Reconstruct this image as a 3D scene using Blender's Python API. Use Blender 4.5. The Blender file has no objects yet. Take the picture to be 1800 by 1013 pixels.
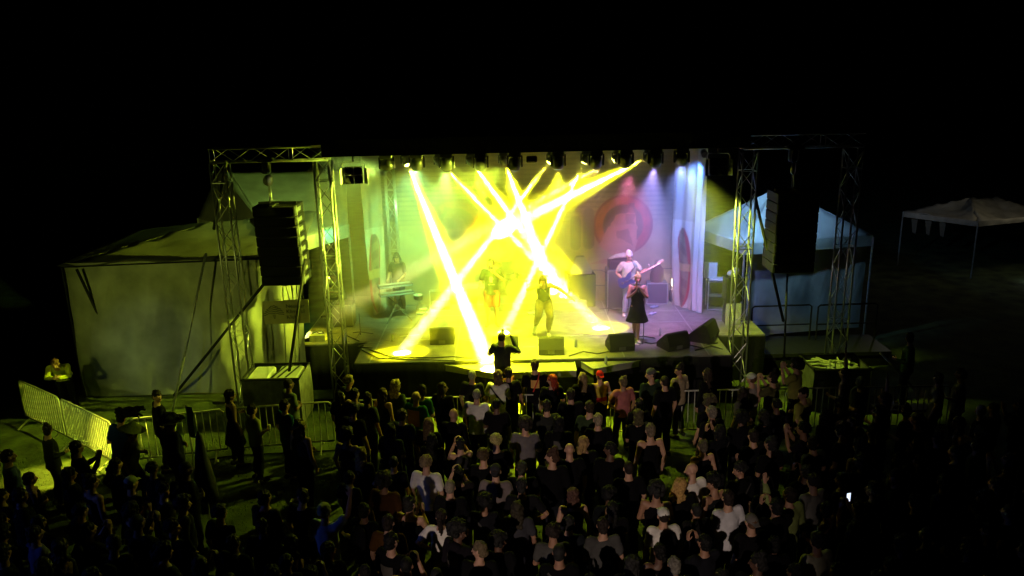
import bpy, math, random
import numpy as np
from mathutils import Vector, Matrix, noise
R_ = math.radians
random.seed(7)
# ---------------------------------------------------------------- camera
scene = bpy.context.scene
CAM_H, PITCH, ROLL, FPX = 7.8, R_(15.4), R_(1.3), 1400.0
cam_d = bpy.data.cameras.new('camera'); cam = bpy.data.objects.new('camera', cam_d)
scene.collection.objects.link(cam); scene.camera = cam
cam_d.lens = 36 * FPX / 1800; cam_d.sensor_width = 36; cam_d.clip_start = 0.1; cam_d.clip_end = 2000
CAM_M = Matrix.Rotation(math.pi / 2 - PITCH, 4, 'X') @ Matrix.Rotation(-ROLL, 4, 'Z')
cam.matrix_world = Matrix.Translation((0, 0, CAM_H)) @ CAM_M
# ---------------------------------------------------------------- world: a clear night
w = bpy.data.worlds.new('World'); scene.world = w; w.use_nodes = True
nt = w.node_tree; nt.nodes.clear()
sky = nt.nodes.new('ShaderNodeTexSky'); sky.sky_type = 'NISHITA'; sky.sun_disc = False
sky.sun_elevation = R_(-8); sky.sun_rotation = R_(200)
bg = nt.nodes.new('ShaderNodeBackground'); bg.inputs['Strength'].default_value = 0.02
wo = nt.nodes.new('ShaderNodeOutputWorld')
nt.links.new(sky.outputs[0], bg.inputs[0]); nt.links.new(bg.outputs[0], wo.inputs[0])
scene.view_settings.view_transform = 'Standard'; scene.view_settings.look = 'None'
scene.view_settings.exposure = 0; scene.view_settings.gamma = 1
scene.render.engine = 'CYCLES'
cy = scene.cycles
cy.use_denoising = True; cy.volume_bounces = 0; cy.max_bounces = 6; cy.diffuse_bounces = 3
cy.sample_clamp_indirect = 4.0; cy.use_light_tree = True; cy.caustics_reflective = False; cy.caustics_refractive = False
# ---------------------------------------------------------------- lights without a fixture in view
def lamp(name, kind, loc, target, power, color, size=40, blend=1.0, radius=.05, parent=None):
    d = bpy.data.lights.new(name, kind); d.energy = power; d.color = color
    if kind == 'SPOT':
        d.spot_size = R_(size); d.spot_blend = blend
    d.shadow_soft_size = radius
    o = bpy.data.objects.new(name, d); scene.collection.objects.link(o)
    dv = (Vector(target) - Vector(loc)).normalized()
    o.matrix_world = Matrix.Translation(loc) @ dv.to_track_quat('-Z', 'Y').to_matrix().to_4x4()
    if parent:
        o.parent = parent; o.matrix_parent_inverse = Matrix.Translation(-parent.location)
    return o
# floodlight behind the audience, from the sound desk (out of frame)
lamp('desk_flood', 'SPOT', (-4.5, -9, 7.5), (1.0, 10.6, 1.2), 5200, (1, .76, .6), 19, .75, .08)
# olive fill added out of frame, then cool light: marquee wall and left crowd edge
lamp('left_olive_fill', 'SPOT', (-13, 4, 6.5), (-7.7, 18.7, 2.3), 1050, (.82, .95, .13), 32, 1, .3)
lamp('left_cool_flood', 'SPOT', (-9, 3, 5.5), (-8.9, 18.7, 1.1), 230, (.5, .8, 1), 13, 1, .2)
lamp('left_blue_flood', 'SPOT', (-15, 8, 3.5), (-6.5, 9.5, 1.2), 260, (.10, .2, 1), 40, 1, .1)
# ---------------------------------------------------------------- helpers
def ray(px, py):
    return CAM_M.to_3x3() @ Vector(((px - 900) / FPX, -(py - 506.5) / FPX, -1))
def U(px, py, z=None, Y=None):
    d = ray(px, py)
    t = (z - CAM_H) / d.z if z is not None else Y / d.y
    return Vector((d.x * t, d.y * t, d.z * t + CAM_H))
def srgb(h):
    h = h.lstrip('#'); c = [int(h[i:i + 2], 16) / 255 for i in (0, 2, 4)]
    return tuple(((x + .055) / 1.055) ** 2.4 if x > .04045 else x / 12.92 for x in c)
MATS = {}
def mat(name, col=(.5, .5, .5), rough=.6, metal=0.0, emit=None, es=0.0, bump=0.0, bscale=40, var=0.0, vscale=6,
        objcol=False, attr=None, alpha=None, sss=0.0, transl=0.0, sheen=0.0, spec=None):
    if name in MATS: return MATS[name]
    m = bpy.data.materials.new(name); m.use_nodes = True; MATS[name] = m
    N, L = m.node_tree.nodes, m.node_tree.links
    b = N['Principled BSDF']; b.inputs['Roughness'].default_value = rough; b.inputs['Metallic'].default_value = metal
    src = None
    if spec is not None: b.inputs['Specular IOR Level'].default_value = spec
    if objcol:
        n = N.new('ShaderNodeObjectInfo'); src = n.outputs['Color']
    elif attr:
        n = N.new('ShaderNodeAttribute'); n.attribute_name = attr; src = n.outputs['Color']
    tc = N.new('ShaderNodeTexCoord')
    if var:
        ns = N.new('ShaderNodeTexNoise'); ns.inputs['Scale'].default_value = vscale; ns.inputs['Detail'].default_value = 6
        L.new(tc.outputs['Object'], ns.inputs['Vector'])
        mr = N.new('ShaderNodeMapRange'); mr.inputs['To Min'].default_value = 1 - var; mr.inputs['To Max'].default_value = 1 + var
        mr.inputs['From Min'].default_value = .3; mr.inputs['From Max'].default_value = .7
        L.new(ns.outputs['Fac'], mr.inputs['Value'])
        vm = N.new('ShaderNodeVectorMath'); vm.operation = 'SCALE'
        if src: L.new(src, vm.inputs[0])
        else: vm.inputs[0].default_value = col[:3]
        L.new(mr.outputs[0], vm.inputs['Scale']); src = vm.outputs[0]
    if src: L.new(src, b.inputs['Base Color'])
    else: b.inputs['Base Color'].default_value = (*col[:3], 1)
    if emit:
        b.inputs['Emission Color'].default_value = (*emit, 1); b.inputs['Emission Strength'].default_value = es
    if bump:
        n2 = N.new('ShaderNodeTexNoise'); n2.inputs['Scale'].default_value = bscale; n2.inputs['Detail'].default_value = 5
        L.new(tc.outputs['Object'], n2.inputs['Vector'])
        bp = N.new('ShaderNodeBump'); bp.inputs['Strength'].default_value = bump; bp.inputs['Distance'].default_value = .02
        L.new(n2.outputs['Fac'], bp.inputs['Height']); L.new(bp.outputs[0], b.inputs['Normal'])
    if alpha is not None: b.inputs['Alpha'].default_value = alpha
    if sheen: b.inputs['Sheen Weight'].default_value = sheen
    if sss:
        b.inputs['Subsurface Weight'].default_value = sss; b.inputs['Subsurface Scale'].default_value = .02
    if transl:
        t = N.new('ShaderNodeBsdfTranslucent'); mx = N.new('ShaderNodeMixShader'); mx.inputs[0].default_value = transl
        if src: L.new(src, t.inputs[0])
        else: t.inputs[0].default_value = (*col[:3], 1)
        out = N['Material Output']
        L.new(b.outputs[0], mx.inputs[1]); L.new(t.outputs[0], mx.inputs[2]); L.new(mx.outputs[0], out.inputs['Surface'])
    return m
def frame(d, side=None):
    d = Vector(d).normalized()
    s = Vector(side) if side is not None else (Vector((1, 0, 0)) if abs(d.x) < .9 else Vector((0, 1, 0)))
    s = (s - d * s.dot(d))
    if s.length < 1e-4:
        s = Vector((0, 0, 1)); s = s - d * s.dot(d)
    s.normalize()
    return s, d.cross(s), d
class MB:
    def __init__(self): self.v, self.f, self.c = [], [], None
    def add(self, vs, fs):
        o = len(self.v); self.v += [tuple(x) for x in vs]; self.f += [tuple(i + o for i in f) for f in fs]; return self
    def box(self, c, s, rz=0, M=None):
        hx, hy, hz = s[0] / 2, s[1] / 2, s[2] / 2
        vs = [Vector((x, y, z)) for x in (-hx, hx) for y in (-hy, hy) for z in (-hz, hz)]
        Mt = Matrix.Translation(c) @ (M if M is not None else Matrix.Rotation(rz, 4, 'Z'))
        return self.add([Mt @ p for p in vs], [(0, 1, 3, 2), (4, 6, 7, 5), (0, 4, 5, 1), (2, 3, 7, 6), (0, 2, 6, 4), (1, 5, 7, 3)])
    def rbox(self, c, s, b=.02, rz=0):     # box with chamfered vertical and horizontal edges
        x, y, z = s[0] / 2, s[1] / 2, s[2] / 2
        def ring(zz, i): return [(-x + i + b, -y + i, zz), (x - i - b, -y + i, zz), (x - i, -y + i + b, zz), (x - i, y - i - b, zz), (x - i - b, y - i, zz), (-x + i + b, y - i, zz), (-x + i, y - i - b, zz), (-x + i, -y + i + b, zz)]
        rs = [ring(-z, b * .8), ring(-z + b, 0), ring(z - b, 0), ring(z, b * .8)]
        Mt = Matrix.Translation(c) @ Matrix.Rotation(rz, 4, 'Z')
        vs = [Mt @ Vector(p) for r in rs for p in r]
        fs = [tuple(reversed(range(8))), tuple(range(24, 32))]
        for k in range(3):
            for i in range(8): fs.append((k * 8 + i, k * 8 + (i + 1) % 8, k * 8 + 8 + (i + 1) % 8, k * 8 + 8 + i))
        return self.add(vs, fs)
    def tube(self, pts, ra, rb=None, side=None, n=10, cap=0):
        pts = [Vector(p) for p in pts]; m = len(pts)
        ra = [ra] * m if isinstance(ra, (int, float)) else list(ra)
        rb = ra if rb is None else ([rb] * m if isinstance(rb, (int, float)) else list(rb))
        if cap:   # dome ends
            d0 = (pts[0] - pts[1]).normalized(); d1 = (pts[-1] - pts[-2]).normalized()
            k0, k1 = min(ra[0], rb[0]), min(ra[-1], rb[-1])
            P, A, B = [], [], []
            for t in (80, 55, 28): P.append(pts[0] + d0 * k0 * math.sin(R_(t))); A.append(ra[0] * math.cos(R_(t))); B.append(rb[0] * math.cos(R_(t)))
            Q, C, D = [], [], []
            for t in (28, 55, 80): Q.append(pts[-1] + d1 * k1 * math.sin(R_(t))); C.append(ra[-1] * math.cos(R_(t))); D.append(rb[-1] * math.cos(R_(t)))
            pts = P + pts + Q; ra = A + ra + C; rb = B + rb + D; m = len(pts)
        vs, fs = [], []; ps = side
        for i, p in enumerate(pts):
            d = (pts[min(i + 1, m - 1)] - pts[max(i - 1, 0)])
            if d.length < 1e-6: d = Vector((0, 0, 1))
            s, t, d = frame(d, ps); ps = s if side is None else side
            for k in range(n):
                a = 2 * math.pi * k / n
                vs.append(p + s * ra[i] * math.cos(a) + t * rb[i] * math.sin(a))
        for i in range(m - 1):
            for k in range(n):
                fs.append((i * n + k, i * n + (k + 1) % n, (i + 1) * n + (k + 1) % n, (i + 1) * n + k))
        fs += [tuple(reversed(range(n))), tuple(range((m - 1) * n, m * n))]
        return self.add(vs, fs)
    def bar(self, a, b, r, n=6): return self.tube([a, b], r, n=n)
    def ball(self, c, r, M=None, nu=14, nv=9):
        if isinstance(r, (int, float)): r = (r, r, r)
        vs, fs = [Vector((0, 0, r[2]))], []
        for j in range(1, nv):
            for i in range(nu):
                th, ph = math.pi * j / nv, 2 * math.pi * i / nu
                vs.append(Vector((r[0] * math.sin(th) * math.cos(ph), r[1] * math.sin(th) * math.sin(ph), r[2] * math.cos(th))))
        vs.append(Vector((0, 0, -r[2])))
        for i in range(nu): fs.append((0, 1 + i, 1 + (i + 1) % nu))
        for j in range(nv - 2):
            for i in range(nu):
                a = 1 + j * nu; fs.append((a + i, a + nu + i, a + nu + (i + 1) % nu, a + (i + 1) % nu))
        a = 1 + (nv - 2) * nu
        for i in range(nu): fs.append((a + i, len(vs) - 1, a + (i + 1) % nu))
        Mt = Matrix.Translation(c) @ (M.to_4x4() if M is not None else Matrix())
        return self.add([Mt @ p for p in vs], fs)
    def lathe(self, prof, c=(0, 0, 0), M=None, n=20):   # prof: (r, z)
        Mt = Matrix.Translation(c) @ (M.to_4x4() if M is not None else Matrix()); vs, fs = [], []
        for r, z in prof:
            for k in range(n):
                a = 2 * math.pi * k / n; vs.append(Mt @ Vector((r * math.cos(a), r * math.sin(a), z)))
        for i in range(len(prof) - 1):
            for k in range(n): fs.append((i * n + k, i * n + (k + 1) % n, (i + 1) * n + (k + 1) % n, (i + 1) * n + k))
        fs += [tuple(reversed(range(n))), tuple(range((len(prof) - 1) * n, len(prof) * n))]
        return self.add(vs, fs)
    def prism(self, poly, z0, z1):
        n = len(poly); vs = [(p[0], p[1], z0) for p in poly] + [(p[0], p[1], z1) for p in poly]
        return self.add(vs, [tuple(reversed(range(n))), tuple(range(n, 2 * n))] + [(i, (i + 1) % n, n + (i + 1) % n, n + i) for i in range(n)])
    def slab(self, P, t=.02):               # thin closed sheet from a quad/tri of 3D points
        P = [Vector(p) for p in P]; nrm = (P[1] - P[0]).cross(P[2] - P[0]).normalized() * t; n = len(P)
        return self.add(P + [p - nrm for p in P], [tuple(range(n)), tuple(reversed(range(n, 2 * n)))] + [(i, n + i, n + (i + 1) % n, (i + 1) % n) for i in range(n)])
    def mesh(self, name, smooth=False):
        me = bpy.data.meshes.new(name); me.from_pydata(self.v, [], self.f); me.update()
        if smooth: me.shade_smooth()
        return me
    def build(self, name, m, parent=None, smooth=False, **kw):
        return put(name, self.mesh(name, smooth), m, parent, **kw)
def put(name, me, m, parent=None, loc=None, rot=None, label=None, cat=None, group=None, kind=None, color=None):
    o = bpy.data.objects.new(name, me); scene.collection.objects.link(o)
    if m is not None and len(me.materials) == 0: me.materials.append(m)
    if parent is not None: o.parent = parent
    if loc is not None: o.location = loc
    if rot is not None: o.rotation_euler = rot
    if color is not None: o.color = (*color[:3], 1)
    tag(o, label, cat, group, kind); return o
def tag(o, label=None, cat=None, group=None, kind=None):
    for k, v in (('label', label), ('category', cat), ('group', group), ('kind', kind)):
        if v: o[k] = v
    return o
def thing(name, label, cat, loc=(0, 0, 0), rz=0, group=None, scale=None):
    o = bpy.data.objects.new(name, None); scene.collection.objects.link(o); o.location = loc; o.rotation_euler = (0, 0, rz)
    o.empty_display_size = .2
    if scale: o.scale = scale
    return tag(o, label, cat, group)
def kids(o): return [c for c in bpy.data.objects if c.parent == o]
KID = {}
def dup(root, loc, rz=None, label=None, group=None, rot=None):
    def cp(o, par):
        c = o.copy(); scene.collection.objects.link(c); c.parent = par
        for k in KID[o.name]: cp(k, c)
        return c
    if root.name not in KID:
        def reg(o):
            KID[o.name] = kids(o)
            for k in KID[o.name]: reg(k)
        reg(root)
    r = cp(root, None); r.location = loc
    if rz is not None: r.rotation_euler = (0, 0, rz)
    if rot is not None: r.rotation_euler = rot
    if label: r['label'] = label
    if group: r['group'] = group
    return r
# ================================================================= THE SETTING
BLACK = mat('black_cloth', (.010, .010, .011), .9, spec=.15, bump=.3, bscale=25)
ALU = mat('aluminium', (.62, .62, .63), .38, .85, var=.12, vscale=9)
STEEL = mat('galvanised_steel', (.5, .51, .52), .45, .7, var=.2, vscale=12)
BPLAST = mat('black_plastic', (.018, .018, .02), .42, var=.2)
BPAINT = mat('speaker_paint', (.011, .011, .012), .6, spec=.3, bump=.25, bscale=220)
GRILLE = mat('speaker_grille', (.012, .012, .013), .7, spec=.15, bump=.6, bscale=300)
DARKMET = mat('dark_metal', (.04, .04, .045), .4, .6)
DECK = mat('stage_plywood', (.2, .19, .18), .5, var=.35, vscale=3.5, bump=.12, bscale=60)
CABLE = mat('cable_rubber', (.01, .01, .01), .5)
ZD = 1.2
# ground: grass sheet with a little relief
def ground():
    nx, ny = 120, 120; xs = np.concatenate([np.linspace(-400, -22, 20), np.linspace(-20, 24, 80), np.linspace(27, 400, 20)])
    ys = np.concatenate([np.linspace(-60, -2, 10), np.linspace(0, 30, 90), np.linspace(33, 600, 20)])
    vs = [(x, y, .03 * noise.noise(Vector((x * .5, y * .5, 0))) if abs(x) < 30 and y < 35 else 0) for y in ys for x in xs]
    n = len(xs); fs = [(j * n + i, j * n + i + 1, (j + 1) * n + i + 1, (j + 1) * n + i) for j in range(len(ys) - 1) for i in range(n - 1)]
    m = mat('grass_ground', (.06, .08, .027), .9, var=.75, vscale=1.6, bump=.9, bscale=9)
    MB().add(vs, fs).build('ground', m, smooth=True, kind='structure')
    mb = MB(); rnd = random.Random(3)
    for _ in range(26000):
        x, y = rnd.uniform(-10.5, 8), rnd.uniform(11.5, 17.4)
        cl = noise.noise(Vector((x * 1.3, y * 1.3, 4)))
        if cl < -.15 + rnd.random() * .25: continue
        h = rnd.uniform(.02, .07) * (1 + cl); a = rnd.random() * 6.28; dx, dy = math.cos(a) * .006, math.sin(a) * .006
        lx, ly = rnd.gauss(0, .02), rnd.gauss(0, .02)
        z = .03 * noise.noise(Vector((x * .5, y * .5, 0))) - .005
        mb.add([(x - dx, y - dy, z), (x + dx, y + dy, z), (x + lx, y + ly, z + h)], [(0, 1, 2)])
    mb.build('grass', mat('grass_blade', (.08, .12, .03), .7, var=.3), kind='stuff', label='short trodden grass blades in front of the stage', cat='grass')
ground()
# ---------------------------------------------------------------- stage platform
stage = thing('stage_platform', 'wide low stage platform with dark plywood deck and black skirt', 'stage', (0, 0, 0))
MB().prism([(-3.75, 17.6), (5.12, 17.6), (5.12, 19.0), (-3.75, 19.0)], ZD - .16, ZD).build('front_deck', DECK, stage)
MB().prism([(-5.4, 19.003), (6.35, 19.003), (6.35, 23.4), (-5.4, 23.4)], ZD - .16, ZD + .002).build('main_deck', DECK, stage)
mb = MB()
for x in np.arange(-5.4, 6.4, 2.0): mb.box((x + .005, 21.2, ZD + .004), (.03, 4.3, .006))
for x in np.arange(-3.4, 5.1, 2.0): mb.box((x + .005, 18.3, ZD + .004), (.03, 1.38, .006))
for y in (19.0, 20.0, 21.0, 22.0): mb.box((.48, y + .2, ZD + .0042), (11.6, .028, .0056))
mb.build('deck_seam', mat('seam_alu', (.45, .45, .45), .5, .4), stage)
def skirt(p0, p1, z0, z1, parent, name='skirt', m=BLACK, amp=.018, n=90):
    p0, p1 = Vector((*p0, 0)), Vector((*p1, 0)); d = p1 - p0; nn = Vector((d.y, -d.x, 0)).normalized(); mb = MB(); vs = []
    n = max(8, int(d.length * 14))
    for j in range(5):
        for i in range(n + 1):
            q = p0 + d * i / n; k = amp * (math.sin(i * 1.9) + .6 * math.sin(i * .73 + j)) * (.4 + j * .18)
            vs.append(q + nn * k + Vector((0, 0, z1 + (z0 - z1) * j / 4)))
    mb.add(vs, [(j * (n + 1) + i, j * (n + 1) + i + 1, (j + 1) * (n + 1) + i + 1, (j + 1) * (n + 1) + i) for j in range(4) for i in range(n)])
    return mb.build(name, m, parent, smooth=True)
skirt((-3.75, 17.57), (5.12, 17.57), .01, ZD - .02, stage)
skirt((-5.4, 18.95), (-3.78, 18.95), .01, ZD - .02, stage); skirt((5.16, 18.95), (6.35, 18.95), .01, ZD - .02, stage)
skirt((-3.79, 18.95), (-3.79, 17.6), .01, ZD - .02, stage); skirt((5.16, 17.6), (5.16, 18.95), .01, ZD - .02, stage)
EDGE = mat('deck_edge', (.3, .3, .3), .5, .3)
# angled thrust platforms
ZT = 1.12
def px(*ps, z=ZT): return [tuple(U(a, b, z=z)[:2]) for a, b in ps]
thr = [px((777, 641), (866, 656), (903, 640), (846, 627)), px((868, 656), (1013, 652), (1009, 632), (903, 636.5)), px((1043, 649), (1136, 632), (1104, 619), (1013, 631))]
for k, (P, lb) in enumerate(zip(thr, ('angled catwalk platform lit bright yellow, left of the filming man', 'middle catwalk platform behind the man in black printed shirt', 'angled catwalk platform on the right, in front of the second floor monitor'))):
    cx_, cy_ = sum(p[0] for p in P) / 4, sum(p[1] for p in P) / 4
    t = thing('catwalk_platform', lb, 'platform', (cx_, cy_, 0), 0, 'angled catwalk platforms in front of the stage')
    Q = [(p[0] - cx_, p[1] - cy_) for p in P]
    MB().prism(Q, ZT - .15, ZT).build('platform_deck', DECK, t)
    MB().prism([(q[0] * .97, q[1] * .97) for q in Q], .02, ZT - .152).build('skirt', BLACK, t)
    mb = MB()
    for i in range(4):
        a, b = Q[i], Q[(i + 1) % 4]; mb.tube([(a[0], a[1], ZT + .004), (b[0], b[1], ZT + .004)], .013, n=6)
    mb.build('edge_trim', EDGE, t)
# ---------------------------------------------------------------- trusses
def lattice(mb, a, b, w, r=.011, step=.42, side=None):
    a, b = Vector(a), Vector(b); s, t, d = frame(b - a, side); L = (b - a).length; n = max(2, int(L / step)); h = w / 2
    cs = [(-h, -h), (h, -h), (h, h), (-h, h)]
    for i in range(n):
        for k in range(4):
            c0, c1 = cs[k], cs[(k + 1) % 4]
            if (i + k) % 2: c0, c1 = c1, c0
            mb.bar(a + d * (L * i / n) + s * c0[0] + t * c0[1], a + d * (L * (i + 1) / n) + s * c1[0] + t * c1[1], r, 5)
        if i % 4 == 0:
            for k in range(4):
                mb.bar(a + d * (L * i / n + .02) + s * cs[k][0] + t * cs[k][1], a + d * (L * i / n + .02) + s * cs[(k + 1) % 4][0] + t * cs[(k + 1) % 4][1], r, 5)
def truss(name, label, a, b, w=.29, group=None, base=False, m=ALU, cat='truss'):
    a, b = Vector(a), Vector(b); t = thing(name, label, cat, a, 0, group); b = b - a; a = Vector()
    s, u, d = frame(b); h = w / 2
    for cx_, cy_ in ((-h, -h), (h, -h), (h, h), (-h, h)):
        MB().bar(a + s * cx_ + u * cy_, b + s * cx_ + u * cy_, .024, 8).build('chord', m, t, smooth=True)
    mb = MB(); lattice(mb, a, b, w); mb.build('bracing', m, t)
    if base: MB().rbox((0, 0, .02), (.6, .6, .04), .008).box((.5, .0, .05), (.7, .08, .06)).box((-.5, 0, .05), (.7, .08, .06)).build('base_plate', DARKMET, t)
    return t
YT = 18.15
TW = 'truss towers at the front of the stage'
TX = [-6.55, -4.22, 5.42, 7.80]
for x, lb in zip(TX, ('outermost left truss tower, left of the left hanging speaker', 'truss tower between the left hanging speaker and the stage', 'truss tower between the stage and the right hanging speaker', 'outermost right truss tower, right of the right hanging speaker')):
    truss('truss_tower', lb, (x, YT, .01), (x, YT, 5.88), .34, TW, True)
truss('cross_truss', 'horizontal truss carrying the left hanging speaker', (TX[0] - .17, YT, 6.06), (TX[1] + .16, YT, 6.06), .3, 'horizontal trusses above the speakers')
truss('cross_truss', 'horizontal truss carrying the right hanging speaker', (TX[2] - .16, YT, 6.1), (TX[3] + .17, YT, 6.1), .3, 'horizontal trusses above the speakers')
for x, lb in ((-3.3, 'slim truss upright in front of the left half of the backdrop'), (4.72, 'slim truss upright in front of the backdrop, right of the painted ring')):
    truss('truss_upright', lb, (x, 21.95, ZD + .01), (x, 21.95, 5.9), .24, 'slim uprights at the back of the stage')
# roof
roof = thing('stage_roof', 'black flat stage roof with hanging front border', 'roof', (.6, 20, 6.2))
MB().box((0, .9, .12), (9.9, 6.2, .1)).build('canopy', BLACK, roof)
MB().box((0, -2.02, -.02), (9.55, .14, .38)).build('fascia', BLACK, roof)
mb = MB()
for y in (-1.35, 1.6): mb.bar((-4.7, y, -.2), (4.8, y, -.2), .03); mb.bar((-4.7, y + .3, -.2), (4.8, y + .3, -.2), .03); lattice(mb, (-4.7, y + .15, -.05), (4.8, y + .15, -.05), .28, .01, .5)
mb.build('light_bar', DARKMET, roof)
# ---------------------------------------------------------------- backdrop with printed picture
def smooth(e0, e1, x): t = np.clip((x - e0) / (e1 - e0), 0, 1); return t * t * (3 - 2 * t)
def inpoly(X, Y, P):
    ins = np.zeros(X.shape, bool); n = len(P)
    for i in range(n):
        x0, y0 = P[i]; x1, y1 = P[(i + 1) % n]
        if y0 == y1: continue
        c = ((y0 > Y) != (y1 > Y)) & (X < (x1 - x0) * (Y - y0) / (y1 - y0) + x0); ins ^= c
    return ins
def vnoise(X, Z, s, seed):
    f = np.vectorize(lambda a, b: noise.fractal(Vector((a * s, b * s, seed)), 1.0, 2.0, 3)); return f(X, Z)
def cloth_sheet(name, P0, P1, z0, z1, nx, nz, paint, parent=None, fold=.02, freq=9, gather=None, m=None, **kw):
    P0, P1 = Vector((*P0, 0)), Vector((*P1, 0)); d = P1 - P0; W = d.length; nn = Vector((d.y, -d.x, 0)).normalized()
    u = np.linspace(0, W, nx); v = np.linspace(0, z1 - z0, nz); UU, VV = np.meshgrid(u, v)
    wob = fold * (np.sin(UU * freq + .6 * np.sin(VV * 1.3)) + .6 * np.sin(UU * freq * .37 + VV * .7))
    xs = P0.x + d.x * UU / W + nn.x * wob; ys = P0.y + d.y * UU / W + nn.y * wob; zs = z0 + VV
    if gather is not None: xs, ys, zs = gather(UU / W, VV / (z1 - z0), xs, ys, zs)
    me = bpy.data.meshes.new(name); n = nx
    vs = np.stack([xs, ys, zs], -1).reshape(-1, 3)
    me.from_pydata(vs.tolist(), [], [(j * n + i, j * n + i + 1, (j + 1) * n + i + 1, (j + 1) * n + i) for j in range(nz - 1) for i in range(nx - 1)])
    me.shade_smooth()
    col = paint(UU, VV); ca = me.color_attributes.new('print', 'FLOAT_COLOR', 'POINT')
    ca.data.foreach_set('color', np.concatenate([col.reshape(-1, 3), np.ones((col.shape[0] * col.shape[1], 1))], 1).astype(np.float32).ravel())
    return put(name, me, m or mat('printed_cloth', rough=.75, attr='print', bump=.15, bscale=30), parent, **kw)
BX0, BX1, BY = -4.12, 5.45, 22.3
def bd_paint(X, Z):
    C = np.zeros(X.shape + (3,)); N1 = vnoise(X, Z, .9, 1.); N2 = vnoise(X, Z, 3.1, 5.)
    base = np.array([.36, .30, .20]); C[:] = base
    C *= (1 + .22 * N1 + .18 * N2)[..., None]
    st = .5 + .5 * np.sin(Z * 46); up = smooth(2.0, 2.6, Z) * (1 - .2 * smooth(3.8, 4.2, Z)); C *= (1 - .32 * up * smooth(.55, .9, st))[..., None]
    cx = X + BX0
    def mix(m, c, a=1.0): C[:] = C * (1 - (m * a)[..., None]) + np.array(c) * (1 + .25 * N2)[..., None] * (m * a)[..., None]
    mix(((cx > 4.35) & (Z > 1.1)).astype(float), (.3, .24, .17), .5)      # brown painted side panel
    mix((vnoise(X * 2.2 + Z, Z * .6 - X, 1.4, 9.) > .18).astype(float) * (cx > 4.9), (.5, .4, .2), .6)
    for rx, s, a in ((3.2, 1, 1.0), (-1.55, -1, .55)):
        rz = 2.22; r = np.hypot((cx - rx), (Z - rz) * .98) ; k = .98
        mix(1 - smooth(.86 * k, .88 * k, r), (.20, .02, .015), a)
        th = np.arctan2(Z - rz, (cx - rx) * s)
        mix((1 - smooth(.78 * k, .82 * k, r)) * (.5 + .5 * np.cos(th - 2.6)), (.38, .13, .03), a)
        mix((1 - smooth(.78 * k, .82 * k, r)) * (.5 + .5 * np.cos(th - .2)), (.36, .03, .025), .7 * a)
        mix(1 - smooth(.56 * k, .62 * k, r), (.05, .05, .045), a)
        fx_, fz_ = (cx - rx) * s + .05 * N2, Z - rz + .05 * N1
        mix(inpoly(fx_, fz_, [(-.22, .28), (-.05, .34), (.08, .3), (.2, .4), (.34, .32), (.37, .1), (.33, -.05), (-.38, -.02)]).astype(float), (.36, .19, .15), a)
        mix(inpoly(fx_, fz_, [(-.42, -.02), (.38, -.02), (.42, -.5), (.30, -.82), (-.25, -.86), (-.72, -.6)]).astype(float), (.42, .21, .18), a)
        mix(inpoly(fx_, fz_, [(-.45, .0), (.36, .01), (.38, -.05), (-.44, -.06)]).astype(float), (.40, .24, .2), .7 * a)
        mix(inpoly(fx_, fz_, [(-.2, -.16), (.14, -.12), (.22, -.26), (.3, -.6), (.05, -.45), (-.16, -.36)]).astype(float), (.13, .06, .055), .7 * a)
        mix(1 - smooth(.09, .12, np.hypot(fx_ - .22, (fz_ - .44) * .85)), (.2, .09, .05), a)
        mix(inpoly(fx_, fz_, [(.12, .44), (.16, .6), (.3, .62), (.36, .48), (.34, .3), (.3, .42), (.2, .52)]).astype(float), (.07, .035, .025), a)
        mix(inpoly(fx_, fz_, [(.1, .3), (.33, .3), (.3, .0), (.08, .02)]).astype(float), (.15, .07, .045), .8 * a)
        mix(inpoly((cx - rx) * s, Z - rz, [(-.55, -.98), (.15, -.98), (.0, -1.1), (-1.0, -1.12)]).astype(float), (.3, .14, .13), a)
        for ox, oz, h in ((-1.35, -.2, .5), (-.98, -.08, .6)):
            e = ((cx - rx) * s - ox) ** 2 / .16 ** 2 + (np.maximum(np.abs(Z - rz - oz) - (h - .16), 0)) ** 2 / .16 ** 2
            mix(1 - smooth(.85, 1.05, e), (.12, .11, .10), .9 * a)
    mix((Z < 1.0).astype(float), (.34, .26, .12), .45)
    return np.clip(C, 0, 1)
back = thing('stage_backdrop', 'large printed backdrop with a red ring round a seated robed figure', 'backdrop', (0, 0, 0))
cloth_sheet('printed_sheet', (BX0, BY), (BX1, BY), ZD + .02, 5.95, 380, 170, bd_paint, back, fold=.012, freq=3)
# side banners: gathered printed cloths with a red painted mask shape
def side_paint(flip):
    def f(X, Z):
        C = np.zeros(X.shape + (3,)); N2 = vnoise(X, Z, 3., 2.); C[:] = (.55, .5, .42); C *= (1 + .2 * N2)[..., None]
        W = X.max(); x = (W - X if flip else X)
        def mix(m, c, a=1.): C[:] = C * (1 - (m * a)[..., None]) + np.array(c) * (m * a)[..., None]
        mid = .42 + .06 * np.sin(Z * 2.1); hw = .20 * np.sqrt(np.clip(1 - ((Z - 1.15) / 1.12) ** 4, 0, 1))
        mix((np.abs(x - mid) < hw).astype(float), (.32, .02, .025)); mix((np.abs(x - mid + .03) < hw * .68).astype(float), (.22, .17, .11))
        mix((np.abs(x - mid + .03) < hw * .55).astype(float) * (np.sin(Z * 14 + x * 9) > 0), (.13, .07, .05))
        mix((np.abs(x - mid) < hw).astype(float) * (np.abs(Z - 1.15) < .12), (.5, .35, .15))
        mix(((Z > 2.45) & (x < .8)).astype(float), (.3, .22, .13), .6)
        return np.clip(C, 0, 1)
    return f
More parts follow.
